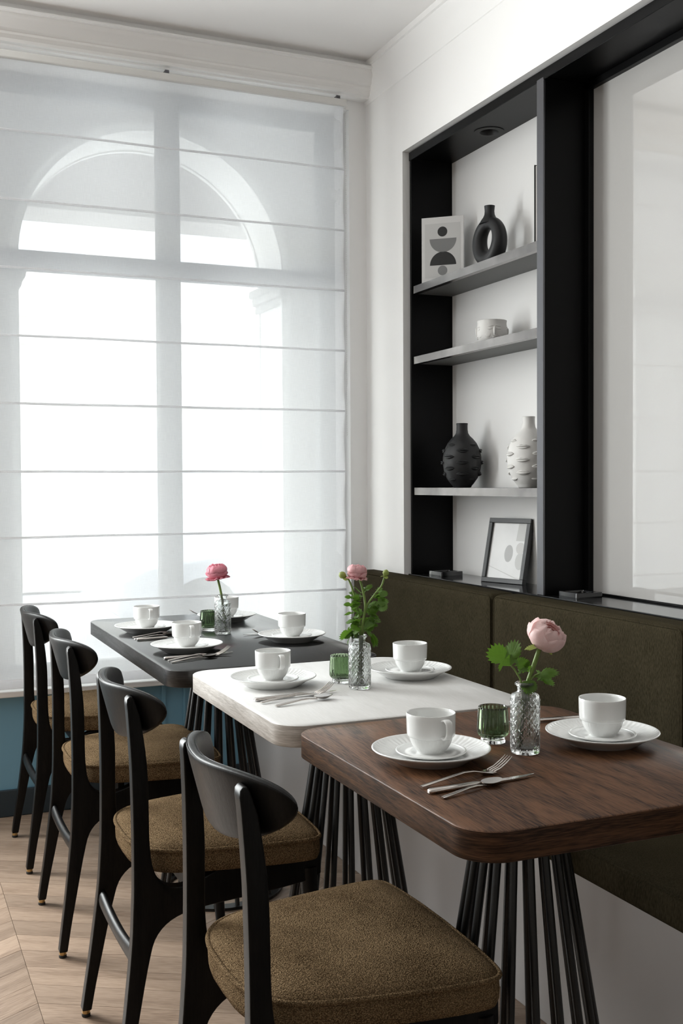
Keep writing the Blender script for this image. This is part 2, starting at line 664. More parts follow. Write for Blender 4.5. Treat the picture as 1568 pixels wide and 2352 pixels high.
def spline(pts, n=8):
    """Catmull-Rom through points"""
    P = [Vector(p) for p in pts]
    P = [P[0] * 2 - P[1]] + P + [P[-1] * 2 - P[-2]]
    out = []
    for i in range(1, len(P) - 2):
        for k in range(n):
            t = k / n
            a, b, c, d = P[i - 1], P[i], P[i + 1], P[i + 2]
            out.append(0.5 * ((2 * b) + (c - a) * t + (2 * a - 5 * b + 4 * c - d) * t * t + (3 * b - a - 3 * c + d) * t ** 3))
    out.append(P[-2])
    return out


# ================================================================== the room
XW, YW, ZC = 1.866, 4.06, 2.875      # right wall, window wall, ceiling
FX = 1.888                           # front of the built-in black joinery
BX = 2.07                            # back of the shelf niche
X0, Y0 = -3.5, -3.0                  # far left wall, wall behind the camera

floor = struct('floor', B(X0 - .2, 2.4, Y0 - .2, YW + .2, -0.12, -0.004), 'subfloor', 'pale oak floor laid in a chevron pattern', 'floor')
# chevron boards: seams run towards the window
SEAM, CW, PITCHY = 0.327, 0.45, 0.104
tn = math.tan(radians(30))


def board(sgn):
    g = 0.0006
    d = PITCHY / 2 - g
    x0, x1 = g, CW - g
    pts = [(x0, sgn * x0 * tn - d), (x1, sgn * x1 * tn - d), (x1, sgn * x1 * tn + d), (x0, sgn * x0 * tn + d)]
    return MB().rings([[(x, y, -0.012) for x, y in pts], [(x, y, 0.0) for x, y in pts]])


bd = {-1: board(-1).mesh('floor_board'), 1: board(1).mesh('floor_board')}
for c in range(-2, 3):
    sg = -1 if c % 2 == 0 else 1
    ys = 1.0 if c in (-1, 0, 1) else 1.9
    off = 0.0 if sg < 0 else -CW * tn
    k0 = int((ys - 2.551) / PITCHY) - 2
    for k in range(k0, 26):
        y = 2.551 + PITCHY / 2 + k * PITCHY + off
        lo = y + min(0, sg * CW * tn)
        hi = y + max(0, sg * CW * tn)
        if hi > YW + 0.2 or lo < 0.6:
            continue
        obj('plank', bd[sg], 'floor_oak_a' if sg < 0 else 'floor_oak_b', floor, (SEAM + c * CW, y, 0))

struct('ceiling', B(X0 - .2, 2.4, Y0 - .2, YW + .3, ZC, ZC + 0.12), 'ceiling_paint', 'plain off-white plaster ceiling', 'ceiling')

# right wall with the long recess for the black joinery
wr = MB()
NY1, NY0 = 3.727, -1.2               # recess from y NY0 to NY1
NZ1 = 2.462
wr.box(XW, 2.4, NY1, YW + .25, 0, ZC)
wr.box(XW, 2.4, NY0, NY1, NZ1, ZC)
wr.box(1.8875, 2.4, NY0, NY1, 0, 0.80)
wr.box(BX, 2.4, NY0, NY1, 0.80, NZ1)
wr.box(XW, 2.4, Y0 - .2, NY0, 0, ZC)
struct('wall_right', wr, 'wall_paint', 'white plaster wall with a long recess for black shelving')

# window wall: opening x 0.36..1.78, z 0.47..2.70, plus an opening further left, added for the fill light
WX0, WX1, WZ0, WZ1 = 0.33, 1.79, 0.455, 2.715
ww = MB()
ww.box(WX1, 2.4, YW, YW + .12, 0, ZC)
ww.box(WX0, WX1, YW, YW + .12, WZ1, ZC)
ww.box(WX0, WX1, YW + .02, YW + .12, 0, WZ0)
ww.box(-0.15, WX0, YW, YW + .12, 0, ZC)
ww.box(X0 - .2, -1.75, YW, YW + .12, 0, ZC)
ww.box(-1.75, -0.15, YW, YW + .12, 0, 0.55)
ww.box(-1.75, -0.15, YW, YW + .12, 2.65, ZC)
struct('wall_window', ww, 'wall_paint', 'white wall around the tall street window')

struct('wall_left', B(X0 - .2, X0, Y0 - .2, YW + .2, 0, ZC), 'room_paint', 'taupe wall on the far side of the room')
struct('wall_back', B(X0 - .2, 2.4, Y0 - .2, Y0, 0, ZC), 'dark_room_paint', 'plain wall behind the viewer')
f = MB()  # unseen window frame, added as a source of fill light
for (a, b, c, d) in ((-1.75, -1.68, .55, 2.65), (-0.22, -0.15, .55, 2.65), (-0.99, -0.91, .55, 2.65), (-1.75, -0.15, .55, .62), (-1.75, -0.15, 2.58, 2.65)):
    f.box(a, b, YW + .04, YW + .09, c, d)
wn = struct('added_fill_window', f, 'window_paint', 'added window for fill light, unseen left of the picture', 'window')
for a, b in ((-1.68, -0.99), (-0.91, -0.22)):
    obj('pane', B(a, b, YW + .062, YW + .066, .62, 2.58).mesh('pane'), 'pane_glass', wn)

# crown mouldings
prof = [(0.0, 2.752), (-0.045, 2.752), (-0.047, 2.758), (-0.060, 2.762), (-0.064, 2.772), (-0.078, 2.782), (-0.080, 2.790), (-0.096, 2.796),
        (-0.104, 2.806), (-0.122, 2.820), (-0.128, 2.828), (-0.130, 2.836), (-0.146, 2.838), (-0.146, 2.846), (-0.110, 2.847), (-0.110, ZC), (0.0, ZC)]
m = MB()
m.rings([[(X0, YW + a, b) for a, b in prof], [(XW + 0.02, YW + a, b) for a, b in prof]])
struct('trim_1', m, 'moulding_paint', 'white stepped crown moulding above the window blind', 'moulding', smooth=True, angle=25)
prof2 = [(0.0, 2.735), (-0.004, 2.737), (-0.007, 2.745), (-0.014, 2.78), (-0.024, 2.815), (-0.038, 2.842), (-0.042, 2.850), (-0.05, 2.853), (-0.05, ZC), (0, ZC)]
m = MB()
m.rings([[(XW + a, Y0, b) for a, b in prof2], [(XW + a, YW, b) for a, b in prof2]])
struct('trim_2', m, 'moulding_paint', 'shallow white cove moulding along the right wall', 'moulding', smooth=True, angle=25)

# blue panelling below the window
bp = struct('trim_3', B(X0, XW, YW - .012, YW + .02, 0.0, WZ0 - .015), 'blue_paint', 'blue painted panelling below the window', 'panelling')
for xa, xb in ((0.99, 1.005), (1.075, 1.082), (1.3, 1.315)):
    obj('panel_moulding', B(xa, xb, YW - .02, YW - .012, 0.1, WZ0 - .015).mesh('panel_moulding'), 'blue_paint', bp)
struct('baseboard_window', B(X0, XW, YW - .024, YW - .012, 0, 0.098), 'dark_blue_paint', 'dark blue baseboard under the window', 'baseboard', bevel=0.004)
struct('window_sill', B(WX0 - .4, WX1, YW - .05, YW + .12, WZ0 - .018, WZ0 + .004), 'moulding_paint', 'white window sill under the blind', 'sill', bevel=0.004)

# ------------------------------------------------------------------ street window
win = thing('window_1', 'tall street window with grey mullion and transom behind the sheer blind', 'window', (0, 0, 0), kind='structure')
WY = YW + 0.12
for nm, bx in (('stile', (WX0, 0.40, WY - .03, WY + .03, WZ0, WZ1)), ('stile', (1.695, WX1 - .002, WY - .03, WY + .03, WZ0, WZ1)),
               ('mullion', (1.023, 1.108, WY - .035, WY + .035, WZ0, WZ1)), ('transom', (0.40, 1.695, WY - .04, WY + .04, 2.0, 2.066)),
               ('rail', (0.40, 1.695, WY - .03, WY + .03, WZ0, WZ0 + .07)), ('rail', (0.40, 1.695, WY - .03, WY + .03, WZ1 - .06, WZ1))):
    obj(nm, B(*bx).mesh(nm, bevel=0.004), 'window_paint', win)
for xa, xb in ((0.40, 1.023), (1.108, 1.695)):
    for za, zb in ((WZ0 + .07, 2.0), (2.066, WZ1 - .06)):
        obj('pane', B(xa, xb, WY - .003, WY + .003, za, zb).mesh('pane'), 'pane_glass', win)

# ------------------------------------------------------------------ outside
GZ = -0.15
ext = MB()
AX, AZ, AR = 1.095, 2.112, 0.568
YA, YB = 4.5, 4.8


def arch_wall():
    mb = MB()
    n = 40
    top = 4.2
    arc = [(AX - AR * cos(pi * k / n), AZ + AR * sin(pi * k / n)) for k in range(n + 1)]
    # spandrel quads up to the top, then the soffit
    for y in (YA, YB):
        o = len(mb.v)
        for (x, z) in arc:
            mb.v.append((x, y, z))
            mb.v.append((x, y, top))
        for k in range(n):
            a = o + 2 * k
            mb.f.append((a, a + 2, a + 3, a + 1))
    m2 = MB()
    o = len(mb.v)
    for (x, z) in arc:
        mb.v.append((x, YA, z))
        mb.v.append((x, YB, z))
    for k in range(n):
        a = o + 2 * k
        mb.f.append((a, a + 2, a + 3, a + 1))
    mb.box(-4.0, AX - AR, YA, YB, GZ, top)
    mb.box(AX + AR, 4.2, YA, YB, GZ, top)
    mb.box(AX - AR, AX + AR, YA, YB, top - .02, top)
    return mb


ar = struct('arcade_wall', arch_wall(), 'stone', 'pale stone arch outside the window, seen through the blind', 'arch', smooth=True, angle=30)
def arch_band(r0, r1, y0, y1, jamb, name):
    """a band that follows the arch and runs down both jambs"""
    n = 40
    def pts(r):
        a = [(AX - r * cos(pi * k / n), AZ + r * sin(pi * k / n)) for k in range(n + 1)]
        return [(AX - r, GZ)] + a + [(AX + r, GZ)] if jamb else a
    P0, P1 = pts(r0), pts(r1)
    rs_ = [[(p[0], y0, p[1]), (q[0], y0, q[1]), (q[0], y1, q[1]), (p[0], y1, p[1])] for p, q in zip(P0, P1)]
    return obj(name, MB().rings(rs_).mesh(name, smooth=True, angle=40), 'lit_reveal_paint', ar)


arch_band(AR - .006, AR, YA + .004, YB - .004, True, 'arch_reveal')
arch_band(AR - .010, AR + .022, YA - .012, YA + .012, True, 'lit_edge_band')  # white bands added so the arch edges look lit
arch_band(AR - .012, AR + .010, YB - .012, YB + .012, True, 'lit_edge_band')
for sx in (-1, 1):
    x = AX + sx * AR
    for k, (dz, e) in enumerate(((0.0, 0.05), (-0.035, 0.035), (-0.07, 0.02))):
        obj('capital_moulding', B(x - e, x + e, YA - .03 - e * .4, YB + .03, AZ - .035 + dz - .02, AZ + dz - .02).mesh('capital_moulding', bevel=.006), 'stone', ar)
struct('porch_beam', B(-3.0, 5.0, 5.45, 5.75, 2.55, 4.2), 'beam_paint', 'pale beam crossing outside behind the arch', 'beam')
struct('pavement', B(-14, 18, YW + .13, 7.0, GZ - .1, GZ), 'pavement', 'pale pavement outside the window', 'pavement')
struct('street', B(-14, 18, 7.0, 15.0, GZ - .12, GZ - .04), 'asphalt', 'grey street outside the window', 'street')

FY = 14.0
fb = thing('far_building', 'pale building across the street, faint behind the blind', 'building', (0, FY, GZ))
obj('wall', B(-12, 20, 0, 0.4, 0, 11).mesh('wall'), 'facade_paint', fb)
for z in (3.1, 3.45, 6.4):
    obj('cornice', B(-12, 20, -0.12, 0, z, z + .12).mesh('cornice', bevel=.01), 'facade_trim', fb)
for k in range(-4, 8):
    for z in (4.2, 7.2):
        wdw = obj('window', B(k * 2.0 - .55, k * 2.0 + .55, -0.04, 0.02, z, z + 1.9).mesh('window'), 'facade_trim', fb)
        for xa in (-.5, .03):
            obj('pane', B(k * 2.0 + xa, k * 2.0 + xa + .47, -0.055, -0.035, z + .05, z + 1.85).mesh('pane'), 'far_pane', wdw)
sgn_ = obj('shop_sign', B(2.0, 4.55, -0.16, -0.02, 2.35, 2.95).mesh('shop_sign'), 'sign_paint', fb)
tcu = bpy.data.curves.new('lettering', 'FONT')
tcu.body = 'KINUTE'
tcu.size = 0.34
tcu.space_character = 1.35
tcu.extrude = 0.005
tcu.materials.append(MATS['sign_letter'])
tmp_ = bpy.data.objects.new('lettering_curve', tcu)
lme = bpy.data.meshes.new_from_object(tmp_)
bpy.data.objects.remove(tmp_)
tob = obj('lettering', lme)
tob.parent = sgn_
tob.location = (2.45, -0.17, 2.52)
tob.rotation_euler = (radians(90), 0, 0)
for xa, xb in ((2.05, 2.75), (2.95, 4.5), (5.4, 6.3)):
    sw = obj('shop_window', B(xa, xb, -0.05, 0.02, 0.5, 2.15).mesh('shop_window'), 'facade_trim', fb)
    obj('pane', B(xa + .07, xb - .07, -0.065, -0.045, 0.57, 2.08).mesh('pane'), 'far_pane', sw)

# parked car
cr = thing('parked_car', 'dark grey car parked in the street, faint behind the blind', 'car', (1.75, 8.6, GZ - .04))
body = [(0.0, 0.35), (0.02, 0.62), (0.25, 0.72), (1.15, 0.84), (1.85, 1.36), (2.2, 1.42), (3.2, 1.40), (3.75, 1.05), (3.98, 0.92), (4.02, 0.40), (3.9, 0.25), (0.15, 0.25)]
bo = extrude_outline(body, 'y', 0, 1.7, 'car_body', bevel=0.05, seg=3)
cb = obj('car_body', bo, 'car_paint', cr)
for pts in ([(1.32, 0.92), (1.92, 1.32), (2.42, 1.34), (2.42, 0.92)], [(2.52, 0.92), (2.52, 1.34), (3.14, 1.32), (3.5, 1.04), (3.45, 0.92)]):
    obj('side_window', extrude_outline(pts, 'y', -0.012, 0.01, 'side_window', smooth=False), 'car_glass', cr)
for xx in (0.72, 3.2):
    for yy in (0.08, 1.5):
        whl = MB().lathe([(0.10, 0), (0.30, 0), (0.32, 0.03), (0.32, 0.15), (0.30, 0.18), (0.10, 0.18)], 24)
        w_ = obj('wheel', whl.mesh('wheel', smooth=True, angle=40), 'tyre', cr, (xx, yy + .1, 0.32), (radians(90), 0, 0))

# ------------------------------------------------------------------ roman blind
BY = 3.998
bl = thing('roman_blind', 'white sheer linen roman blind with thin horizontal rod pockets over the window', 'blind', (1.04, BY, WZ0 + .004))
ox, oy, oz = 1.04, BY, WZ0 + .004
FOLD = [2.452, 2.209, 1.969, 1.730, 1.489, 1.246, 1.011, 0.771]
ZT, ZB = 2.712, 0.482
BX0, BX1 = 0.30, 1.737


def bow(z):
    """how far between two rods, 0 at a rod and 1 midway"""
    zs = [ZT] + FOLD + [ZB]
    for a, b in zip(zs[:-1], zs[1:]):
        if b <= z <= a:
            return sin(pi * (a - z) / (a - b))
    return 0.0


m = MB()
zs = []
lv = [ZT] + FOLD + [ZB]
for a, b in zip(lv[:-1], lv[1:]):
    zs += [a + (b - a) * k / 8 for k in range(8)]
zs.append(ZB)
nx = 40
rows = []
for z in zs:
    row = []
    q = bow(z)
    for i in range(nx + 1):
        u = i / nx
        x = BX0 + (BX1 - BX0) * u
        edge = max(0, (u - 0.93) / 0.07)
        y = BY + 0.004 * q * sin(3 * pi * u + z * 3) - 0.006 * edge ** 2 * q
        x -= 0.007 * q * edge
        row.append((x - ox, y - oy, z - oz))
    rows.append(row)
m.rings(rows, closed=False, cap0=False, cap1=False)
obj('fabric', m.mesh('fabric', smooth=True), 'sheer_linen', bl)
# hem strip down the right edge
rows = []
for z in zs:
    q = bow(z)
    ring = []
    for k in range(8):
        u = k / 7
        x = 1.697 + (BX1 + 0.002 - 1.697) * u
        edge = max(0, (u - .4) / .6)
        ring.append((x - 0.007 * q * edge - ox, -0.004 - 0.008 * q * edge ** 2 - 0.002 * sin(u * pi), z - oz))
    rows.append(ring)
m = MB().rings(rows, closed=False, cap0=False, cap1=False)
obj('hem', m.mesh('hem', smooth=True), 'sheer_hem', bl)
for z in FOLD:
    pts = [(BX0 + (BX1 - BX0) * k / 12 - ox, -0.006, z - oz + 0.0008 * sin(k * 1.3 + z * 9)) for k in range(13)]
    obj('rod_pocket', MB().tube(pts, 0.0052, 8, flat=0.8).mesh('rod_pocket', smooth=True), 'sheer_pocket', bl)
obj('head_rail', B(BX0 - ox, BX1 + .012 - ox, -0.014, 0.012, 2.700 - oz, 2.728 - oz).mesh('head_rail', bevel=.004), 'white_plastic', bl)
obj('bottom_bar', B(BX0 - ox, BX1 - ox, -0.010, 0.006, ZB - .012 - oz, ZB + .022 - oz).mesh('bottom_bar', bevel=.005), 'sheer_pocket', bl)
for xx in (1.022, 1.716):
    obj('bracket', B(xx - .008 - ox, xx + .008 - ox, -0.006, 0.03, 2.728 - oz, 2.742 - oz).mesh('bracket', bevel=.002), 'dark_steel', bl)
# beaded pull chain
ch = MB()
for k in range(150):
    z = 2.66 - k * 0.0085
    ch.lathe([(0.0004, z - 0.002), (0.0019, z), (0.0004, z + 0.002)], 6, cx=1.7465 - ox, cy=-0.004)
ch.tube([(1.7465 - ox, -0.004, 2.70), (1.7465 - ox, -0.004, 1.39)], 0.0005, 5)
for i in range(len(ch.v)):
    ch.v[i] = (ch.v[i][0], ch.v[i][1], ch.v[i][2] - oz) if i >= 0 else ch.v[i]
c_ = obj('pull_chain', ch.mesh('pull_chain', smooth=True), 'white_plastic', bl)
c_['kind'] = 'stuff'

# ------------------------------------------------------------------ black joinery: shelf niche + glossy panel bay
LZ = 0.85                            # ledge
DY0, DY1 = 2.807, 2.843              # divider
NYF = 3.712
su = thing('shelf_unit', 'black built-in shelf unit with steel-edged shelves in the right wall', 'shelf unit', (FX, 3.26, LZ - .03))
so = Vector((FX, 3.26, LZ - .03))


def jb(name, x0, x1, y0, y1, z0, z1, mat, parent=su, bevel=0.0015, o=so):
    return obj(name, B(x0 - o.x, x1 - o.x, y0 - o.y, y1 - o.y, z0 - o.z, z1 - o.z).mesh(name, bevel=bevel, seg=1), mat, parent)


jb('side_panel', FX, BX, NYF - .012, NYF, LZ, 2.45, 'black_lacquer')
jb('divider', FX + .003, BX - .005, DY0, DY1, LZ, 2.432, 'black_lacquer')
jb('divider_edge', FX - .004, FX + .003, DY0, DY1, LZ, 2.432, 'dark_steel')
for (hx0, hx1, hy0, hy1) in ((FX + .002, BX, -1.15, 3.279), (FX + .002, BX, 3.351, NYF), (FX + .002, 1.964, 3.279, 3.351), (2.036, BX, 3.279, 3.351)):
    jb('header', hx0, hx1, hy0, hy1, 2.432, 2.452, 'black_lacquer', bevel=0)
jb('header_edge', FX - .003, FX + .002, -1.15, NYF, 2.424, 2.456, 'black_lacquer')
dl = MB().lathe([(0.052, 0.0), (0.0525, -0.002), (0.034, -0.003), (0.031, 0.002), (0.030, 0.027), (0.0, 0.027)], 32, cap0=False, cap1=False)
obj('downlight', dl.mesh('downlight', smooth=True, angle=40), 'ink_black', su, Vector((2.0, 3.315, 2.432)) - so)
jb('ledge', FX - .012, BX, -1.15, NYF, LZ - .03, LZ, 'black_gloss', bevel=0.002)
jb('back_panel', BX - .004, BX, DY1, NYF - .012, LZ, 2.432, 'niche_shade_paint', bevel=0)
for zt in (1.944, 1.677, 1.180):
    sh = jb('shelf', FX + .012, BX - .004, DY1, NYF - .012, zt - .024, zt, 'shelf_underside')
    sp = []
    for k in range(9):
        a = pi / 2 * k / 8
        sp.append((FX + .022 - .020 * sin(a) * 1.0, NYF - .014 - .022 + .022 * cos(a)))
    pts = [(FX + .022, DY1), (FX + .022, NYF - .014)] + [(FX + .022 - .0225 * sin(pi / 2 * k / 8), NYF - .036 + .022 * cos(pi / 2 * k / 8)) for k in range(9)] + [(FX - .0005, DY1)]
    mm = MB().rings([[(x - so.x, y - so.y, zt - .027 - so.z) for x, y in pts], [(x - so.x, y - so.y, zt + .0005 - so.z) for x, y in pts]])
    obj('steel_edge', mm.mesh('steel_edge', smooth=True, angle=30), 'steel_edge', su)
# glossy panel in the bay next to it
gp = thing('glossy_panel', 'glossy white wall panel reflecting the window, in a thin black frame', 'panel', (BX - .02, 1.0, LZ))
go = Vector((BX - .02, 1.0, LZ))
jb('sheet', BX - .016, BX, -1.1, DY0 - .004, LZ, 2.42, 'glossy_panel', gp, 0, go)
jb('frame_strip', BX - .034, BX - .010, DY0 - .022, DY0, LZ, 2.432, 'black_lacquer', gp, .001, go)
jb('frame_strip', BX - .034, BX - .010, -1.1, DY0, 2.410, 2.432, 'black_lacquer', gp, .001, go)
jb('frame_strip', BX - .022, BX - .010, -1.1, DY0, LZ, LZ + .006, 'black_lacquer', gp, .001, go)

# ------------------------------------------------------------------ banquette
bq = thing('banquette', 'olive upholstered banquette on a white base along the right wall', 'bench', (1.60, 1.6, 0))
bo_ = Vector((1.60, 1.6, 0))
obj('base_panel', B(1.345 - 1.6, XW - 1.6, -1.0 - 1.6, YW - .03 - 1.6, 0, 0.400).mesh('base_panel', bevel=.003), 'bench_paint', bq)
sc_me = rounded_box((1.80 - 1.291) / 2, (YW - .035 + 1.0) / 2, 0.032, 0.014, (0.002, 0, 0.006), 16)
sct = obj('seat_cushion', sc_me, 'olive_cloth', bq, Vector(((1.80 + 1.291) / 2, (YW - .035 - 1.0) / 2, 0.432)) - bo_)
obj('piping', MB().tube([(1.297 - 1.6, -1.0 - 1.6, .460), (1.297 - 1.6, YW - .04 - 1.6, .460)], 0.004, 8).mesh('piping', smooth=True), 'olive_cloth', bq)
for y0, y1 in ((2.953, YW - .04), (2.062, 2.940), (1.20, 2.050), (0.34, 1.188)):
    hx, hy, hz = (1.884 - 1.782) / 2, (y1 - y0) / 2, (0.846 - 0.464) / 2
    c = Vector(((1.884 + 1.782) / 2, (y0 + y1) / 2, 0.464 + hz))
    bc = obj('back_cushion', rounded_box(hx, hy, hz, 0.020, (0.004, 0.004, 0.002), 14), 'olive_cloth', bq, c - bo_)
    r = rrect(-hy + .006, hy - .006, -hz + .006, hz - .006, .02, 5)
    r.append(r[0])
    obj('seam_piping', MB().tube([(-hx + .004, a, b) for a, b in r], 0.003, 6, cap=False).mesh('seam_piping', smooth=True), 'olive_cloth', bc)


# ------------------------------------------------------------------ tables
def table(label, x0, x1, y0, y1, wd, zt=0.75):
    cx, cy_ = (x0 + x1) / 2, (y0 + y1) / 2
    t = thing('table', label, 'table', (cx, cy_, 0), group='dining tables along the banquette')
    hx, hy = (x1 - x0) / 2, (y1 - y0) / 2
    out = rrect(-hx, hx, -hy, hy, 0.058, 12)
    th, e = 0.042, 0.0016
    rs = []
    sidev = []
    for (ins, z) in ((e, zt - th), (0.0006, zt - th + .0008), (0, zt - th + e), (0, zt - e), (0.0008, zt - .0008), (e, zt)):
        rs.append([(a * (1 - ins / hx), b * (1 - ins / hy), z) for a, b in out])
    tm = MB().rings(rs[3:] , True, False, True).mesh('table_top', smooth=True, angle=50)
    obj('table_top', tm, wd, t)
    em = MB().rings(rs[:4], True, True, False).mesh('edge_band', smooth=True, angle=50)
    obj('edge_band', em, wd + '_edge', t)
    # pedestal of steel rods
    n = 18
    for k in range(n):
        a = 2 * pi * (k + .5) / n
        obj('rod', rod_me, 'black_metal', t, (0, 0, 0), (0, 0, a))
    obj('mounting_plate', plate_me, 'black_metal', t, (0, 0, zt - th - .006))
    obj('base_ring', ring_me, 'black_metal', t)
    return t


rod_me = MB().tube([(0.172, 0, 0.004), (0.058, 0, 0.704)], 0.0068, 8).mesh('rod', smooth=True, angle=50)
plate_me = MB().lathe([(0.0, 0), (0.085, 0), (0.086, 0.001), (0.086, 0.006), (0.0, 0.006)], 32, cap0=False, cap1=False).mesh('mounting_plate')
ring_me = MB().lathe([(0.155, 0), (0.188, 0), (0.188, 0.008), (0.155, 0.008), (0.155, 0.0)], 48, cap0=False, cap1=False).mesh('base_ring')

table('long black oak table beside the window, set for four', 0.640, 1.206, 2.528, 3.622, 'black_oak')
table('white oak table between the black and the brown table', 0.680, 1.232, 1.862, 2.520, 'white_oak', 0.750)
table('brown oak table nearest the viewer', 0.692, 1.247, 1.186, 1.842, 'brown_oak', 0.750)


# ------------------------------------------------------------------ chairs
def chair_meshes():
    P = {}
    # side frame: rear leg, back post and side rail cut from one board
    rear = [(0.0165, -0.0098), (0.08, -0.001), (0.16, 0.010), (0.287, 0.025), (0.36, 0.030), (0.42, 0.0325), (0.53, 0.0335), (0.65, 0.032), (0.74, 0.0280), (0.770, 0.0258)]
    rear_s = [(v.x, v.z) for v in spline([(x, 0, z) for z, x in rear], 4)]
    topx = [(0.0268, 0.779), (0.0315, 0.7845), (0.0375, 0.7840), (0.0420, 0.776)]
    front_up = [(0.0520, 0.745), (0.0600, 0.68), (0.0640, 0.62), (0.0645, 0.56), (0.0650, 0.50), (0.0690, 0.455), (0.0800, 0.425), (0.100, 0.407), (0.130, 0.402), (0.165, 0.410), (0.20, 0.424)]
    fu = [(v.x, v.z) for v in spline([(a, 0, b) for a, b in front_up], 3)]
    rail = [(0.425, 0.424), (0.425, 0.385)]
    low = [(0.40, 0.374), (0.30, 0.364), (0.18, 0.356), (0.13, 0.348), (0.095, 0.332), (0.072, 0.305), (0.060, 0.265), (0.050, 0.22), (0.036, 0.15), (0.022, 0.08), (0.0110, 0.0165)]
    lo = [(v.x, v.z) for v in spline([(a, 0, b) for a, b in low], 3)]
    outline = rear_s + topx + fu + rail + lo
    th = 0.014

    def half(z):
        tab = [(0, .190), (.16, .180), (.29, .172), (.42, .166), (.65, .158), (.80, .146)]
        for (a, b), (c, d) in zip(tab[:-1], tab[1:]):
            if z <= c:
                return b + (d - b) * (z - a) / (c - a)
        return tab[-1][1]
    for s, key in ((-1, 'near'), (1, 'far')):
        m_ = MB()
        m_.rings([[(x, -th, z) for x, z in outline], [(x, th, z) for x, z in outline]])
        me = m_.mesh('side_frame', smooth=True, angle=50, bevel=0.0085, seg=4)
        for v in me.vertices:
            v.co.y += s * half(v.co.z)
        me.update()
        P['side_' + key] = me
        fm = MB().tube([(0.402, s * .168, 0.40), (0.405, s * .172, 0.30), (0.413, s * .184, 0.10), (0.417, s * .190, 0.0165)], [0.019, 0.018, 0.0145, 0.0125], 14)
        P['front_' + key] = fm.mesh('front_leg', smooth=True, angle=50)
    P['ferrule'] = MB().lathe([(0.0085, 0.006), (0.0092, 0.008), (0.0092, 0.017), (0.0085, 0.018)], 16).mesh('ferrule', smooth=True, angle=40)
    P['pad'] = MB().lathe([(0.0090, 0.0), (0.0098, 0.001), (0.0098, 0.006), (0.009, 0.0075)], 16).mesh('glide', smooth=True, angle=40)
    # stretcher between the rear legs
    rs = []
    for k in range(13):
        t = -1 + k / 6
        y = t * .170
        hh = 0.0165 + 0.006 * abs(t) ** 2
        zc = 0.272 - 0.010 * (1 - t * t)
        ring = [(0.036 + .010 * cos(a) * (1 if abs(cos(a)) > .01 else 0), y, zc + hh * sin(a)) for a in [2 * pi * j / 12 for j in range(12)]]
        rs.append(ring)
    P['stretcher'] = MB().rings(rs).mesh('stretcher', smooth=True, angle=60)
    P['cross'] = MB().tube([(0.040, 0, 0.262), (0.22, 0, 0.262), (0.405, 0, 0.272)], [0.010, 0.009, 0.010], 10).mesh('centre_stretcher', smooth=True, angle=60)
    P['front_stretcher'] = MB().tube([(0.408, -.172, 0.275), (0.408, 0, 0.268), (0.408, .172, 0.275)], [0.011, 0.009, 0.011], 10).mesh('front_stretcher', smooth=True, angle=60)
    P['apron'] = B(0.395, 0.412, -.165, .165, 0.378, 0.424).mesh('apron', bevel=.003)
    P['rear_apron'] = B(0.150, 0.168, -.160, .160, 0.372, 0.424).mesh('apron', bevel=.003)
    # backrest
    rs = []
    nt_ = 36
    for i in range(nt_ + 1):
        t = -1 + 2 * i / nt_
        t = math.copysign(min(0.9985, sin(abs(t) * pi / 2) ** 0.9), t) if t else 0.0
        a_ = abs(t)
        hh = 0.0575 * max(0.0, (1 - a_ ** 2.5)) ** 0.55 + 0.0004
        zc = 0.7355 + 0.028 * a_ ** 1.6
        y = 0.206 * t
        xb = 0.028 + 0.070 * a_ ** 2.1
        thk = 0.0088 * (max(0.0, 1 - a_ ** 10)) ** 0.5 + 0.0006
        # normal of the plan curve
        dx = 0.070 * 2.1 * a_ ** 1.1 * (1 if t >= 0 else -1) / 0.206
        nl = sqrt(1 + dx * dx)
        nxn, nyn = 1 / nl, -dx / nl
        ring = []
        for j in range(32):
            an = 2 * pi * (j + .5) / 32
            cz = math.copysign(abs(cos(an)) ** 0.22, cos(an)) if abs(sin(an)) > .3 else math.copysign(.945 + .055 * (1 - (abs(sin(an)) / .3) ** 2), cos(an))
            cx_ = math.copysign(abs(sin(an)) ** 0.35, sin(an))
            z = zc + hh * cz
            lean = -(z - 0.742) * 0.26
            ring.append((xb + lean + nxn * thk * cx_, y + nyn * thk * cx_, z))
        rs.append(ring)
    P['back'] = MB().rings(rs).mesh('backrest', smooth=True, angle=70)
    # seat cushion
    ctrl = [(0.045, 0.0), (0.048, 0.07), (0.066, 0.125), (0.11, 0.166), (0.20, 0.190), (0.30, 0.206), (0.375, 0.213), (0.408, 0.206), (0.420, 0.175), (0.427, 0.09), (0.429, 0.0)]
    half_ = [(v.x, v.y) for v in spline([(a, b, 0) for a, b in ctrl], 4)]
    out = half_ + [(a, -b) for a, b in reversed(half_[1:-1])]
    cx0, cy0 = 0.245, 0.0

    def ring(s_, z, dz=0.0):
        return [(cx0 + (a - cx0) * s_, cy0 + (b - cy0) * s_, z - dz * ((a - 0.24) / 0.2) ** 2) for a, b in out]
    rs = [ring(.955, .424), ring(.985, .426), ring(1.0, .436), ring(1.004, .450), ring(1.0, .466), ring(.995, .4715), ring(.972, .476), ring(.93, .4805), ring(.84, .4865), ring(.68, .4925), ring(.45, .4965), ring(.2, .498), ring(.02, .498)]
    P['seat'] = MB().rings(rs).mesh('seat', smooth=True, angle=75)
    pp = [(x, y, .4705) for x, y, z in ring(1.003, 0)]
    P['piping'] = MB().tube(pp + [pp[0]], 0.0042, 8, cap=False).mesh('piping', smooth=True)
    return P


CH = chair_meshes()


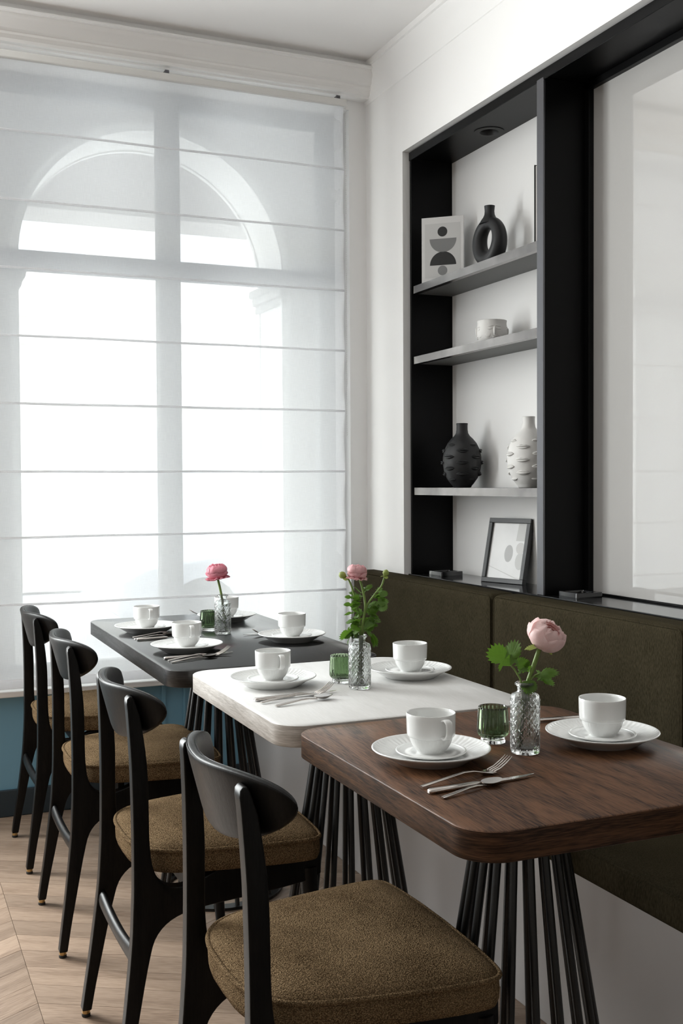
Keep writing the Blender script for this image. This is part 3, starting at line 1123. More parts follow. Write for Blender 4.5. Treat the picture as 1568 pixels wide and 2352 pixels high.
def chair(label, x, y, rz=0.0):
    t = thing('dining_chair', label, 'chair', (x, y, 0), rz, 'black dining chairs with boucle seats')
    for s, key in ((-1, 'near'), (1, 'far')):
        lg = obj('side_frame', CH['side_' + key], 'black_ash', t)
        f1 = obj('ferrule', CH['ferrule'], 'brass', lg, (0.0005, s * .1885, 0))
        obj('glide', CH['pad'], 'rubber', lg, (0.0005, s * .1885, 0))
        fl = obj('front_leg', CH['front_' + key], 'black_ash', t)
        obj('ferrule', CH['ferrule'], 'brass', fl, (0.417, s * .190, 0))
        obj('glide', CH['pad'], 'rubber', fl, (0.417, s * .190, 0))
    obj('stretcher', CH['stretcher'], 'black_ash', t)
    obj('apron', CH['apron'], 'black_ash', t)
    obj('apron', CH['rear_apron'], 'black_ash', t)
    obj('backrest', CH['back'], 'black_ash', t)
    se = obj('seat', CH['seat'], 'boucle', t)
    obj('piping', CH['piping'], 'boucle', se)
    return t


chair('black dining chair with tan boucle seat, farthest back beside the window', 0.418, 3.6095)
chair('black dining chair with tan boucle seat, second from the window at the black table', 0.418, 2.964)
chair('black dining chair with tan boucle seat at the white table', 0.418, 2.2565)
chair('black dining chair with tan boucle seat nearest the viewer at the brown table', 0.425, 1.565)


# ------------------------------------------------------------------ tableware meshes
def plate_mesh(R, rim_h, well, foot, name, flutes=0, lift=0.0):
    n = flutes * 4 if flutes else 64
    t = 0.0035

    def fn(r, z, a):
        if flutes and well * 1.18 < r < R * 0.985:
            k = 0.00055 * sin(flutes * a) * min(1, (r - well * 1.18) / .006)
            return r, z + (k if z > 0.0035 + (r - well) * 0 and up[0] else 0)
        return r, z
    up = [False]
    bot = [(0.0, 0.0022), (foot - .004, 0.0022), (foot - .003, 0.0), (foot, 0.0), (foot + .003, 0.0028), (well + .012, 0.0060), (R * .85, rim_h * .66), (R - .0015, rim_h - .0022), (R, rim_h - .0008)]
    top = [(R - .0004, rim_h + .0004), (R - .002, rim_h + .0006), (R - .004, rim_h - .0002), (R * .93, rim_h * .88), (R * .85, rim_h * .76), (R * .76, rim_h * .635), (R * .68, max(rim_h * .48, .0068 + lift)), (well + .003, 0.0062 + lift), (well - .003, 0.0052 + lift), (well * .5, .005 + lift), (0.0, .005 + lift)]
    rings = []
    for i, (r, z) in enumerate(bot + top):
        up[0] = i >= len(bot) + 2
        ring = []
        for j in range(n):
            a = 2 * pi * j / n
            rr, zz = fn(max(r, 0.0004), z, a)
            ring.append((rr * cos(a), rr * sin(a), zz))
        rings.append(ring)
    return MB().rings(rings).mesh(name, smooth=True, angle=75)


PLATE = plate_mesh(0.0965, 0.0225, 0.056, 0.058, 'dinner_plate', 56, 0.0035)
SAUCER = plate_mesh(0.0575, 0.0090, 0.024, 0.034, 'saucer', 0, 0.0)


def cup_mesh():
    n = 180

    def flute(r, z, a):
        if 0.004 < z < 0.0245:
            msk = min(1, (z - .004) / .004, (.0245 - z) / .003)
            return r - 0.0013 * msk * (1 - abs(sin(18 * a + z * 420))), z
        return r, z
    out = [(0.0, 0.0015), (0.0195, 0.0015), (0.0200, 0.0), (0.0222, 0.0), (0.0226, 0.0022), (0.0245, 0.0042), (0.0280, 0.0080), (0.0306, 0.0120), (0.0326, 0.0160), (0.0340, 0.020), (0.0348, 0.0245), (0.0352, 0.0262),
           (0.0378, 0.0272), (0.0388, 0.0290), (0.0392, 0.034), (0.0396, 0.046), (0.0399, 0.059), (0.0399, 0.0635)]
    inn = [(0.0396, 0.0643), (0.0388, 0.0645), (0.0381, 0.0640), (0.0378, 0.059), (0.0373, 0.040), (0.0365, 0.031), (0.033, 0.024), (0.028, 0.013), (0.018, 0.006), (0.0, 0.005)]
    rings = []
    for i, (r, z) in enumerate(out + inn):
        ring = []
        for j in range(n):
            a = 2 * pi * j / n
            rr, zz = flute(r, z, a) if i < len(out) else (r, z)
            rr = max(rr, 0.0003)
            ring.append((rr * cos(a), rr * sin(a), zz))
        rings.append(ring)
    return MB().rings(rings).mesh('cup_body', smooth=True, angle=55)


CUP = cup_mesh()
hp = spline([(0.0385, 0, 0.0575), (0.047, 0, 0.0590), (0.0535, 0, 0.0550), (0.0556, 0, 0.0455), (0.0535, 0, 0.0360), (0.0470, 0, 0.0300), (0.0385, 0, 0.0300)], 5)
HANDLE = None
_r = []
for i, p in enumerate(hp):
    t = (hp[min(i + 1, len(hp) - 1)] - hp[max(i - 1, 0)]).normalized()
    nrm = Vector((0, 1, 0)).cross(t).normalized()
    ring = []
    for j in range(14):
        a = 2 * pi * j / 14
        ring.append(p + Vector((0, 1, 0)) * 0.0062 * math.copysign(abs(cos(a)) ** .7, cos(a)) + nrm * 0.0022 * math.copysign(abs(sin(a)) ** .7, sin(a)))
    _r.append(ring)
HANDLE = MB().rings(_r).mesh('handle', smooth=True, angle=70)

TZ = 0.7502


def setting(x, y, where, hrot, dx=0.0, dy=0.0):
    """dinner plate, saucer and cup: each lifts off the one below"""
    o = obj('dinner_plate', PLATE, 'porcelain', None, (x, y, TZ))
    tag(o, 'white fluted dinner plate ' + where, 'plate', 'white dinner plates')
    s = obj('saucer', SAUCER, 'porcelain', None, (x + dx, y + dy, TZ + .0088))
    tag(s, 'small white saucer ' + where, 'saucer', 'white saucers')
    c = obj('coffee_cup', CUP, 'porcelain', None, (x + dx, y + dy, TZ + .0141), (0, 0, hrot))
    tag(c, 'white stacking coffee cup ' + where, 'cup', 'white coffee cups')
    obj('handle', HANDLE, 'porcelain', c)


hl, hr = radians(-86), radians(60)
SET = {
    'T1a': (0.752, 3.250, 'at the far left of the black table, nearest the farthest chair', radians(-88)),
    'T1b': (0.762, 2.825, 'at the near left corner of the black table', radians(-88)),
    'T1c': (1.052, 3.400, 'behind the glass vase at the far right of the black table', hr),
    'T1d': (1.086, 2.885, 'on the banquette side of the black table, near the white table', hr),
    'T2a': (0.806, 2.262, 'on the left of the white table beside the cutlery', hl),
    'T2b': (1.132, 2.232, 'on the banquette side of the white table', hr),
    'T3a': (0.819, 1.541, 'on the left of the brown table beside the cutlery', hl),
    'T3b': (1.142, 1.523, 'on the banquette side of the brown table', hr),
}
for k, (x, y, wh, h) in SET.items():
    setting(x, y, wh, h)


# ------------------------------------------------------------------ cutlery (handle end at the origin, pointing along +x)
def strip(path, name):
    """path: (x, z, halfwidth, halfthick) -> smooth solid bar"""
    rs = []
    for (x, z, hw, ht) in path:
        rs.append([(x, 1.25 * hw * math.copysign(abs(cos(2 * pi * j / 12)) ** .6, cos(2 * pi * j / 12)), z + ht * math.copysign(abs(sin(2 * pi * j / 12)) ** .8, sin(2 * pi * j / 12))) for j in range(12)])
    return MB().rings(rs).mesh(name, smooth=True, angle=60)


def cup_grid(x0, L, Wd, z0, depth, tilt, name, th=0.0009, nose=1.0):
    """a spoon bowl: an oval dish with thickness"""
    rs = []
    nr, na = 6, 28
    m_ = MB()
    up_, dn = [], []
    for i in range(nr + 1):
        q = max(i / nr, 0.03)
        u_, d_ = [], []
        for j in range(na):
            a = 2 * pi * j / na
            x = x0 + L / 2 + q * L / 2 * cos(a)
            wdt = Wd / 2 * (1.0 - 0.12 * cos(a) * nose)
            y = q * wdt * sin(a)
            z = z0 + depth * (q * q) + tilt * (x - x0)
            u_.append((x, y, z + th))
            d_.append((x, y, z))
        up_.append(u_)
        dn.append(d_)
    return MB().rings(list(reversed(dn)) + up_).mesh(name, smooth=True, angle=70)


SPOON_H = strip([(0.0, .0025, .0028, .0012), (.004, .0025, .0036, .0016), (.03, .0045, .0034, .0016), (.06, .0068, .0027, .0015), (.078, .0065, .0022, .0014), (.090, .0050, .0021, .0014), (.098, .0040, .0026, .0011)], 'handle')
SPOON_B = cup_grid(0.094, 0.042, 0.028, 0.0010, 0.0068, 0.02, 'bowl')
FORK_H = strip([(0.0, .0025, .0028, .0012), (.004, .0025, .0036, .0016), (.04, .0060, .0034, .0016), (.085, .0100, .0027, .0015), (.105, .0085, .0022, .0014), (.118, .0055, .0025, .0013), (.126, .0040, .0050, .0011), (.134, .0034, .0092, .0009), (.143, .0036, .0098, .0009)], 'handle')
TINES = []
for k in range(4):
    y = -0.0081 + k * 0.0054
    TINES.append(MB().tube([(.141, y, .0036), (.155, y, .0072), (.168, y * 0.98, .0135), (.180, y * .95, .0220)], [.0017, .0016, .0014, .0007], 6).mesh('tine', smooth=True))
KNIFE_H = strip([(0.0, .0040, .0030, .0026), (.003, .0042, .0048, .0036), (.05, .0042, .0046, .0036), (.085, .0042, .0042, .0032), (.094, .0040, .0036, .0022)], 'handle')
KNIFE_B = extrude_outline([(0.092, -.0040), (0.10, -.0062), (0.15, -.0068), (0.176, -.0045), (0.195, .0015), (0.198, .0034), (0.19, .0040), (0.092, .0036)], 'z', 0.0032, 0.0044, 'blade', smooth=False)


def cutlery(kind, p0, p1, where, grp='cutlery laid beside the plates', dz=0.0):
    (xa, ya), (xb, yb) = p0, p1
    a = atan2(yb - ya, xb - xa)
    L = sqrt((xb - xa) ** 2 + (yb - ya) ** 2)
    base = {'spoon': 0.135, 'fork': 0.180, 'knife': 0.198}[kind]
    s = max(0.8, min(1.15, L / base))
    t = thing(kind, 'steel %s %s' % (kind, where), kind, (xa, ya, TZ + dz), a, grp)
    t.scale = (s, s, s)
    if kind == 'spoon':
        obj('handle', SPOON_H, 'cutlery_steel', t)
        obj('bowl', SPOON_B, 'cutlery_steel', t)
    elif kind == 'fork':
        obj('handle', FORK_H, 'cutlery_steel', t)
        for me in TINES:
            obj('tine', me, 'cutlery_steel', t)
    else:
        obj('handle', KNIFE_H, 'cutlery_steel', t)
        obj('blade', KNIFE_B, 'cutlery_steel', t)
    return t


cutlery('fork', (.729, 1.403), (.902, 1.440), 'on the brown table in front of the cup', dz=.001)
cutlery('knife', (.726, 1.374), (.920, 1.391), 'on the brown table under the fork')
cutlery('spoon', (.732, 1.344), (.850, 1.380), 'on the brown table nearest the viewer')
cutlery('knife', (.711, 2.109), (.904, 2.129), 'on the white table nearest the plate')
cutlery('fork', (.714, 2.079), (.891, 2.126), 'lying in the middle of the cutlery on the white table', dz=.001)
cutlery('spoon', (.732, 2.039), (.868, 2.074), 'on the white table, nearest of its cutlery to the viewer')
cutlery('knife', (.671, 2.710), (.865, 2.738), 'on the black table in front of the near left cup')
cutlery('fork', (.673, 2.676), (.848, 2.720), 'with raised tines at the near left corner of the black table', dz=.001)
cutlery('spoon', (.674, 2.650), (.805, 2.696), 'at the near left corner of the black table')
cutlery('knife', (.681, 3.070), (.875, 3.095), 'on the black table between the two left cups')
cutlery('fork', (.683, 3.127), (.858, 3.170), 'on the black table in front of the far left cup', dz=.001)
cutlery('spoon', (.681, 3.098), (.812, 3.140), 'on the black table beside the far left knife')
cutlery('fork', (1.185, 3.025), (1.010, 3.005), 'on the black table behind the banquette side cup', dz=.001)
cutlery('knife', (1.185, 3.05), (.99, 3.04), 'on the black table behind the banquette side plate')
cutlery('fork', (1.150, 3.565), (.972, 3.560), 'at the far end of the black table by the window', dz=.001)
cutlery('knife', (1.225, 1.690), (1.030, 1.720), 'on the brown table behind the banquette side plate')


# ------------------------------------------------------------------ glass vases and votives
def tri(x):
    x = x % 1.0
    return abs(2 * x - 1)


def vase_mesh():
    n = 168
    rings = []

    def pat(z, a):
        if z < .0045 or z > .0925:
            return 0.0
        msk = min(1, (z - .0045) / .002, (.0925 - z) / .003)
        p1 = tri(a / (2 * pi) * 14 + z / .0145)
        p2 = tri(a / (2 * pi) * 14 - z / .0145)
        rdg = max(max(0, (p1 - .72) / .28), max(0, (p2 - .72) / .28))
        return msk * (-0.0004 + 0.0014 * rdg)
    zs_ = [0.003 + 0.091 * k / 78 for k in range(79)]
    prof_ = [(0.0, 0.0), (0.0225, 0.0), (0.0236, 0.0008)] + [(0.0240, z) for z in zs_] + [(0.0234, .0958), (.0215, .0982), (.0175, .1000), (.0142, .1012), (.0130, .1030), (.0128, .1080), (.0132, .1105), (.0150, .1120), (.0166, .1135), (.0169, .1155), (.0160, .1172), (.0140, .1178)]
    inn = [(.0122, .1170), (.0112, .1150), (.0108, .1090), (.0108, .1030), (.0125, .1000), (.0170, .0975), (.0200, .0945), (.0208, .0900), (.0208, .0500), (.0208, .0120), (.0195, .0085), (.0150, .0070), (0.0, .0065)]
    for (r, z) in prof_ + inn:
        ring = []
        outer = (r, z) in prof_
        for j in range(n):
            a = 2 * pi * j / n
            rr = max(r + (pat(z, a) if (outer and r == 0.0240) else 0), .0003)
            ring.append((rr * cos(a), rr * sin(a), z))
        rings.append(ring)
    return MB().rings(rings).mesh('glass_vase', smooth=True, angle=80)


VASE = vase_mesh()


def votive_meshes():
    n = 30 * 8

    def fl(r, z, a):
        msk = max(0, min(1, (z - .0120) / .003)) * (1 if z < .0605 else .6)
        return r - .0019 * msk * (1 - abs(cos(11 * a))), z
    out = [(0.0200, .0100), (.0225, .0108), (.0262, .0145), (.0276, .0185), (.0278, .024), (.0272, .036), (.0264, .048), (.0255, .0585), (.0252, .0615)]
    inn = [(.0246, .0622), (.0238, .0618), (.0236, .058), (.0245, .040), (.0250, .026), (.0240, .0185), (.0200, .0145), (0.0, .0138)]
    rings = []
    for i, (r, z) in enumerate(out + inn):
        rings.append([])
        for j in range(n):
            a = 2 * pi * j / n
            rr, zz = fl(r, z, a) if i < len(out) else (r, z)
            rr = max(rr, .0003)
            rings[-1].append((rr * cos(a), rr * sin(a), zz))
    body_ = MB().rings(rings).mesh('cup', smooth=True, angle=80)
    base = MB().lathe([(0.0, 0.0), (.0205, 0.0), (.0216, .0012), (.0216, .0045), (.0205, .0060), (.0212, .0085), (.0200, .0098), (0.0, .0098)], 48, cap0=False, cap1=False).mesh('base', smooth=True, angle=60)
    return body_, base


VOT, VOTB = votive_meshes()
for (x, y, wh) in ((0.986, 1.523, 'holding a pale pink flower on the brown table'), (0.968, 2.152, 'holding a leafy flower stem on the white table'), (0.950, 3.110, 'holding a rose pink flower on the black table')):
    o = obj('glass_vase', VASE, 'cut_glass', None, (x, y, TZ))
    tag(o, 'small clear diamond-cut glass vase ' + wh, 'vase', 'small glass vases')
for (x, y, wh) in ((0.975, 1.607, 'on the brown table'), (0.959, 2.232, 'on the white table'), (0.930, 3.190, 'on the black table')):
    o = thing('votive_holder', 'ribbed green glass candle holder beside the vase ' + wh, 'candle holder', (x, y, TZ), 0, 'green glass candle holders')
    obj('cup', VOT, 'green_glass', o)
    obj('base', VOTB, 'clear_glass', o)


# ------------------------------------------------------------------ flowers
def petal_mesh(width, p0, p1, ruffle, seed, open_=0.0):
    """a petal wrapped on the unit sphere from polar angle p0 (base) to p1 (tip)"""
    rnd = random.Random(seed)
    ph = rnd.random() * 6
    nu, nv = 8, 8
    rows = []
    for i in range(nv + 1):
        v = i / nv
        pol = p0 + (p1 - p0) * v
        wv = width * (0.25 + 0.75 * sin(min(1.0, v * 1.25 + .05) * pi / 2) ** .8) * (1 - .55 * max(0, v - .72) ** 2 / .0784)
        row = []
        for j in range(nu + 1):
            u = -1 + 2 * j / nu
            az = u * wv
            r = 1 + open_ * v ** 2 + ruffle * v ** 3 * sin(u * 5 + ph) + 0.03 * (1 - u * u)
            drop = 0.13 * abs(u) ** 3 * v
            pl = pol + (p0 - p1) * drop * 0.5
            sx = max(sin(pl), 0.12)
            row.append((r * sx * cos(az), r * sx * sin(az), r * cos(pl)))
        rows.append(row)
    return MB().rings(rows, closed=False, cap0=False, cap1=False).mesh('petal', smooth=True)


INNER = [petal_mesh(0.85, 2.6, 0.40, 0.06, s) for s in range(3)]
OUTER = [petal_mesh(0.80, 2.65, 0.85, 0.05, 10 + s, 0.04) for s in range(3)]
OPEN = [petal_mesh(0.50, 2.5, 1.25, 0.14, 20 + s, 0.30) for s in range(3)]


def bloom(parent, loc, R, tilt, mat, squash=0.85, seed=1, loose=0.0, nopen=3):
    """layers of overlapping petals around a tight centre"""
    rnd = random.Random(seed)
    base = Matrix.Translation(loc) @ tilt.to_matrix().to_4x4()

    def put(mesh_, s, az, lean, zoff=0.0, sq=squash):
        mt = base @ Matrix.Rotation(az, 4, 'Z') @ Matrix.Rotation(lean, 4, 'Y') @ Matrix.Translation((0, 0, zoff)) @ Matrix.Diagonal((s, s, s * sq, 1))
        o = obj('petal', mesh_, None, parent)
        o.matrix_local = mt
        if not o.data.materials:
            o.data.materials.append(MATS[mat])
        o.material_slots[0].link = 'OBJECT'
        o.material_slots[0].material = MATS[mat]
    for li, (fr, n_, lean) in enumerate(((.22, 3, -.1), (.36, 4, -.05), (.50, 5, 0.0), (.64, 5, 0.03), (.78, 6, .06), (.90, 6, .10))):
        for k in range(n_):
            put(rnd.choice(INNER), R * fr * (1 + rnd.uniform(-.03, .03)), 2 * pi * k / n_ + li * .7 + rnd.uniform(-.15, .15), lean + rnd.uniform(-.04, .06) + loose * .6, R * 0.10 * (1 - fr))
    for k in range(5):
        put(rnd.choice(OUTER), R * (1.0 + rnd.uniform(-.03, .05)), 2 * pi * k / 5 + .4 + rnd.uniform(-.2, .2), .14 + loose * 1.5 + rnd.uniform(-.05, .15))
    for k in range(nopen):
        put(rnd.choice(OPEN), R * 1.0, 2 * pi * k / nopen + rnd.uniform(-.3, .3), .35 + loose + rnd.uniform(0, .2), -R * .05)


def leaf_mesh(seed, lobes=3):
    """lobed, toothed leaf lying along +x, gently folded"""
    rnd = random.Random(seed)
    pts = []
    n = 40
    for k in range(n + 1):
        a = -2.0 + 4.0 * k / n
        lob = abs(cos(a * lobes / 2 * .78)) ** .8
        r = (0.22 + 0.78 * lob) * (1 - .28 * (abs(a) / 2.0) ** 1.5)
        r *= 1 + (.11 if k % 2 else -.09)
        pts.append((0.30 + 0.72 * r * cos(a), 0.72 * r * sin(a)))
    v = [(0.0, 0.0, 0.0), (0.32, 0, 0.03)]
    for (x, y) in pts:
        v.append((x * .5 + .13, y * .5, 0.02))
    for (x, y) in pts:
        v.append((x, y, -0.10 * (x * x + y * y) + 0.14 * abs(y) + 0.03 * sin(9 * x + 5 * y + seed)))
    f = []
    o1, o2 = 2, 2 + n + 1
    for k in range(n):
        f.append((1, o1 + k, o1 + k + 1))
        f.append((o1 + k, o2 + k, o2 + k + 1, o1 + k + 1))
    f.append((0, o1 + n, 1))
    f.append((0, 1, o1))
    return MB().add(v, f).mesh('leaf', smooth=True)


LEAVES = [leaf_mesh(s, l) for s, l in ((1, 3), (2, 3), (3, 2), (4, 4))]
SEPAL = leaf_mesh(9, 1)


def leaf(parent, p, d, size, roll=0.0, mat='leaf_green', me=None, rnd=random):
    d = Vector(d).normalized()
    q = d.to_track_quat('X', 'Z')
    mt = Matrix.Translation(p) @ q.to_matrix().to_4x4() @ Matrix.Rotation(roll, 4, 'X') @ Matrix.Diagonal((size, size, size, 1))
    o = obj('leaf' if mat == 'leaf_green' else 'sepal', me or rnd.choice(LEAVES), None, parent)
    o.matrix_local = mt
    if not o.data.materials:
        o.data.materials.append(MATS[mat])
    o.material_slots[0].link = 'OBJECT'
    o.material_slots[0].material = MATS[mat]
    return o


CR = Vector((cos(YAW), -sin(YAW), 0))      # a horizontal direction used to lay the stems out
CF = Vector((sin(YAW), cos(YAW), 0))


def stem(parent, pts, r0=.0028, r1=.0024):
    s = spline(pts, 6)
    rr = [r0 + (r1 - r0) * i / (len(s) - 1) for i in range(len(s))]
    return obj('stem', MB().tube(s, rr, 8).mesh('stem', smooth=True), 'stem_green', parent)


def bud(parent, p, d, size):
    me_ = MB().lathe([(0.0003, -.9), (.5, -.75), (.9, -.2), (.95, .2), (.7, .75), (.25, 1.05), (.0003, 1.1)], 14).mesh('bud', smooth=True)
    o = obj('bud', me_, 'sepal_green', parent)
    q = Vector(d).normalized().to_track_quat('Z', 'X')
    o.matrix_local = Matrix.Translation(p) @ q.to_matrix().to_4x4() @ Matrix.Diagonal((size, size, size, 1))
    for k in range(3):
        a = 2 * pi * k / 3
        dd = q @ Vector((cos(a), sin(a), -.4))
        leaf(parent, Vector(p) - Vector(d).normalized() * size * .8, dd, size * 1.3, 0, 'sepal_green', SEPAL)


# brown table: one pale pink bloom leaning right
f3 = thing('ranunculus', 'pale pink ranunculus with lobed leaves in the glass vase on the brown table', 'flower', (0.986, 1.523, TZ + .008), group='ranunculus flowers')
h3 = CR * 0.0275 + Vector((0, 0, 0.166))
stem(f3, [CR * -.010 + Vector((0, 0, .0)), CR * -.004 + Vector((0, 0, .05)), CR * 0.004 + Vector((0, 0, .105)), CR * .014 + Vector((0, 0, .135)), CR * .0225 + Vector((0, 0, .160)), h3 + Vector((0, 0, .006))], .0034, .0040)
stem(f3, [CR * -.004 + CF * .004 + Vector((0, 0, .02)), CR * -.005 + Vector((0, 0, .10)), CR * -.014 + Vector((0, 0, .125)), CR * -.024 + Vector((0, 0, .138))], .0018, .0013)
stem(f3, [CR * .006 + CF * -.004 + Vector((0, 0, .02)), CR * .006 - CF * .003 + Vector((0, 0, .10)), CR * .014 + Vector((0, 0, .118)), CR * .026 + Vector((0, 0, .124))], .0018, .0013)
tl3 = (Vector((0, 0, 1)) * 1.0 + CR * .55 - CF * .55).normalized().to_track_quat('Z', 'X')
bloom(f3, h3 + Vector((0, 0, .022)) + CR * .009, 0.0315, tl3, 'petal_pale', 0.80, 3, 0.0, 1)
leaf(f3, h3 + Vector((0, 0, .002)), -CR - CF * .2 + Vector((0, 0, .02)), .028, .5, 'sepal_green', SEPAL)
leaf(f3, h3 + Vector((0, 0, .002)), CR * .8 - CF * .4 + Vector((0, 0, -.5)), .020, 0, 'sepal_green', SEPAL)
lp = CR * -.024 + Vector((0, 0, .136))
leaf(f3, lp, -CR * .8 + Vector((0, 0, .75)) - CF * .1, .048, 1.5, rnd=random.Random(1), me=LEAVES[0])
leaf(f3, lp, CR * .15 + Vector((0, 0, 1)) - CF * .1, .042, 1.45, me=LEAVES[1])
leaf(f3, lp + CR * .004, CR * 1.0 + Vector((0, 0, .25)), .026, 1.2, me=LEAVES[2])
leaf(f3, lp + CR * .012 + Vector((0, 0, -.006)), CR * .6 + Vector((0, 0, .1)) - CF * .4, .018, .8, me=LEAVES[3])
rp = CR * .014 + Vector((0, 0, .118))
leaf(f3, rp, CR * 1.0 + Vector((0, 0, .30)) - CF * .25, .040, .5, me=LEAVES[0])
leaf(f3, rp + CR * .008, CR * .9 + Vector((0, 0, -.35)) - CF * .3, .028, .4, me=LEAVES[1])
leaf(f3, rp - CR * .010, Vector((0, 0, -1)) - CF * .9 + CR * .05, .030, .1, me=LEAVES[2])
leaf(f3, rp - CR * .008 + Vector((0, 0, .008)), Vector((0, 0, .8)) - CF * .2 - CR * .2, .022, 1.2, me=LEAVES[3])

# white table: bloom, two buds and a bush of leaves
f2 = thing('ranunculus', 'pink ranunculus with two buds and many leaves in the glass vase on the white table', 'flower', (0.968, 2.152, TZ + .008), group='ranunculus flowers')
Zv = Vector((0, 0, 1))
h2 = CR * -.004 + Zv * .243
stem(f2, [CR * -.004, CR * .0 + Zv * .06, CR * .004 + Zv * .12, CR * .013 + Zv * .17, CR * .006 + Zv * .215, h2], .0032, .0026)
stem(f2, [CR * .004 + CF * .004, CR * .001 + Zv * .10, CR * -.001 + Zv * .155, CR * -.012 + Zv * .20, CR * -.022 + Zv * .228, CR * -.031 + Zv * .238], .0026, .0020)
stem(f2, [CR * .006 - CF * .005, CR * .006 + Zv * .10, CR * .014 + Zv * .165, CR * .034 + Zv * .198, CR * .048 + Zv * .215, CR * .056 + Zv * .238], .0026, .0020)
bloom(f2, h2 + Zv * .012, 0.0245, (Zv + CR * .1).normalized().to_track_quat('Z', 'X'), 'petal_blush', 0.54, 5, 0.42, 9)
bud(f2, CR * -.036 + Zv * .240, -CR * .8 + Zv * .5, .0085)
bud(f2, CR * .058 + Zv * .244, CR * .3 + Zv, .0075)
rn = random.Random(4)
for k in range(64):
    z = rn.uniform(.116, .205)
    side = rn.choice((-1, 1, 1)) if z > .16 else rn.choice((-1, 1))
    b = CR * (0.003 + .012 * (z - .12) / .08 * 1.0 + (.016 if (side > 0 and z > .165) else 0)) + Zv * z
    d = CR * side * rn.uniform(.3, 1.0) + CF * rn.uniform(-.8, .8) + Zv * rn.uniform(-.35, .7)
    e = b + d.normalized() * rn.uniform(.004, .016)
    leaf(f2, e, d, rn.uniform(.016, .028), rn.uniform(-1.3, 1.3), rnd=rn)
for (b, d, s, ro) in ((CR * -.014 + Zv * .122, -CR * .9 - Zv * .55 - CF * .2, .036, .9), (CR * -.012 + Zv * .118, -CR * .55 - Zv * .8 - CF * .3, .032, .5),
                      (CR * .022 + Zv * .118, CR * .55 - Zv * .9 - CF * .2, .036, -.7), (CR * .024 + Zv * .112, CR * .35 - Zv * 1.0 - CF * .3, .030, -.3),
                      (CR * .020 + Zv * .135, CR + Zv * .25 - CF * .2, .026, -.5), (CR * -.012 + Zv * .175, -CR + Zv * .1, .022, .7), (CR * -.012 + Zv * .190, -CR + Zv * .2, .020, .7),
                      (CR * -.010 + Zv * .158, -CR - Zv * .1 - CF * .2, .024, .5), (CR * .008 + Zv * .205, CR * .7 + Zv * .5 - CF * .3, .024, .8), (CR * .040 + Zv * .198, CR + Zv * .1 - CF * .3, .022, .8)):
    leaf(f2, b, d, s, ro, rnd=rn)
stem(f2, [CR * .008 + Zv * .112, CR * .016 + Zv * .124, CR * .024 + Zv * .118], .0012, .0010)
stem(f2, [CR * -.004 + Zv * .112, CR * -.010 + Zv * .124, CR * -.014 + Zv * .122], .0012, .0010)

# black table: single rose pink bloom on a straight stem
f1 = thing('ranunculus', 'rose pink ranunculus on a bare stem in the glass vase on the black table', 'flower', (0.950, 3.110, TZ + .008), group='ranunculus flowers')
h1 = CR * -.017 + Zv * .168
stem(f1, [CR * .010, CR * .004 + Zv * .05, CR * -.002 + Zv * .10, CR * -.010 + Zv * .140, h1], .0038, .0036)
bloom(f1, h1 + Zv * .020, 0.0355, (Zv - CR * .1 - CF * .1).normalized().to_track_quat('Z', 'X'), 'petal_rose', 0.56, 8, 0.36, 9)
for k, zz in enumerate((.02, .035, .05, .07)):
    leaf(f1, CR * .006 + Zv * zz, CR * (1 if k % 2 else -1) * .6 + Zv * .8, .020, .4, rnd=rn)


# ------------------------------------------------------------------ things on the shelves
# card with an abstract print, set at an angle
S1, S2, S3 = 1.9445, 1.6775, 1.1805
cd_dir = Vector((.742, -.67, 0))
cd = thing('art_card', 'pale card with black and grey abstract circles and half-circles on the top shelf', 'art print', (1.955, 3.575, S1), atan2(-.67, .742))
# local x runs along the card's width, local -y is its face
cw_, chh, ct = 0.160, 0.245, 0.010
obj('board', B(-cw_ / 2, cw_ / 2, 0, ct, 0, chh).mesh('board', bevel=.001), 'card_paper', cd)
obj('printed_field', B(-cw_ * .42, cw_ * .42, -.0006, .0, .020, chh - .024).mesh('printed_field'), 'card_panel', cd)


def disc(cx, cz, r, a0, a1, mat, name):
    n = 32
    pts = [(cx + r * cos(a0 + (a1 - a0) * k / n), cz + r * sin(a0 + (a1 - a0) * k / n)) for k in range(n + (0 if abs(a1 - a0) > 6 else 1))]
    obj(name, extrude_outline(pts, 'y', -.0011, -.0005, name, smooth=False), mat, cd)


disc(0.000, 0.190, .0185, 0, 2 * pi, 'ink_black', 'printed_circle')
disc(0.002, 0.164, .0510, pi, 2 * pi, 'ink_grey', 'printed_half_circle')
disc(0.002, 0.066, .0500, 0, pi, 'ink_black', 'printed_half_circle')
disc(0.000, 0.046, .0180, 0, 2 * pi, 'ink_grey', 'printed_circle')

# ring vase
rv = thing('ring_vase', 'matte black ring-shaped vase on the top shelf', 'vase', (1.965, 3.255, S1), radians(-84))
rs = []
for i in range(49):
    a = 2 * pi * i / 48
    # ring in local xz, thicker at the bottom, taller than wide
    cxr, czr = 0.056 * sin(a), 0.0625 * cos(a)
    tr = 0.0240 - 0.003 * cos(a)
    nx_, nz_ = sin(a), cos(a)
    rs.append([(cxr + nx_ * tr * cos(b), tr * 1.15 * sin(b), 0.0890 + czr + nz_ * tr * cos(b)) for b in [2 * pi * j / 24 for j in range(24)]])
obj('ring', MB().rings(rs, True, False, False).mesh('ring', smooth=True), 'black_matte', rv)
obj('neck', MB().lathe([(0.036, .148), (.030, .160), (.0225, .170), (.0180, .180), (.0168, .192), (.0180, .206), (.0186, .210), (.0160, .210), (.0145, .195), (.0145, .175)], 32, cap1=True).mesh('neck', smooth=True, angle=60), 'black_matte', rv)

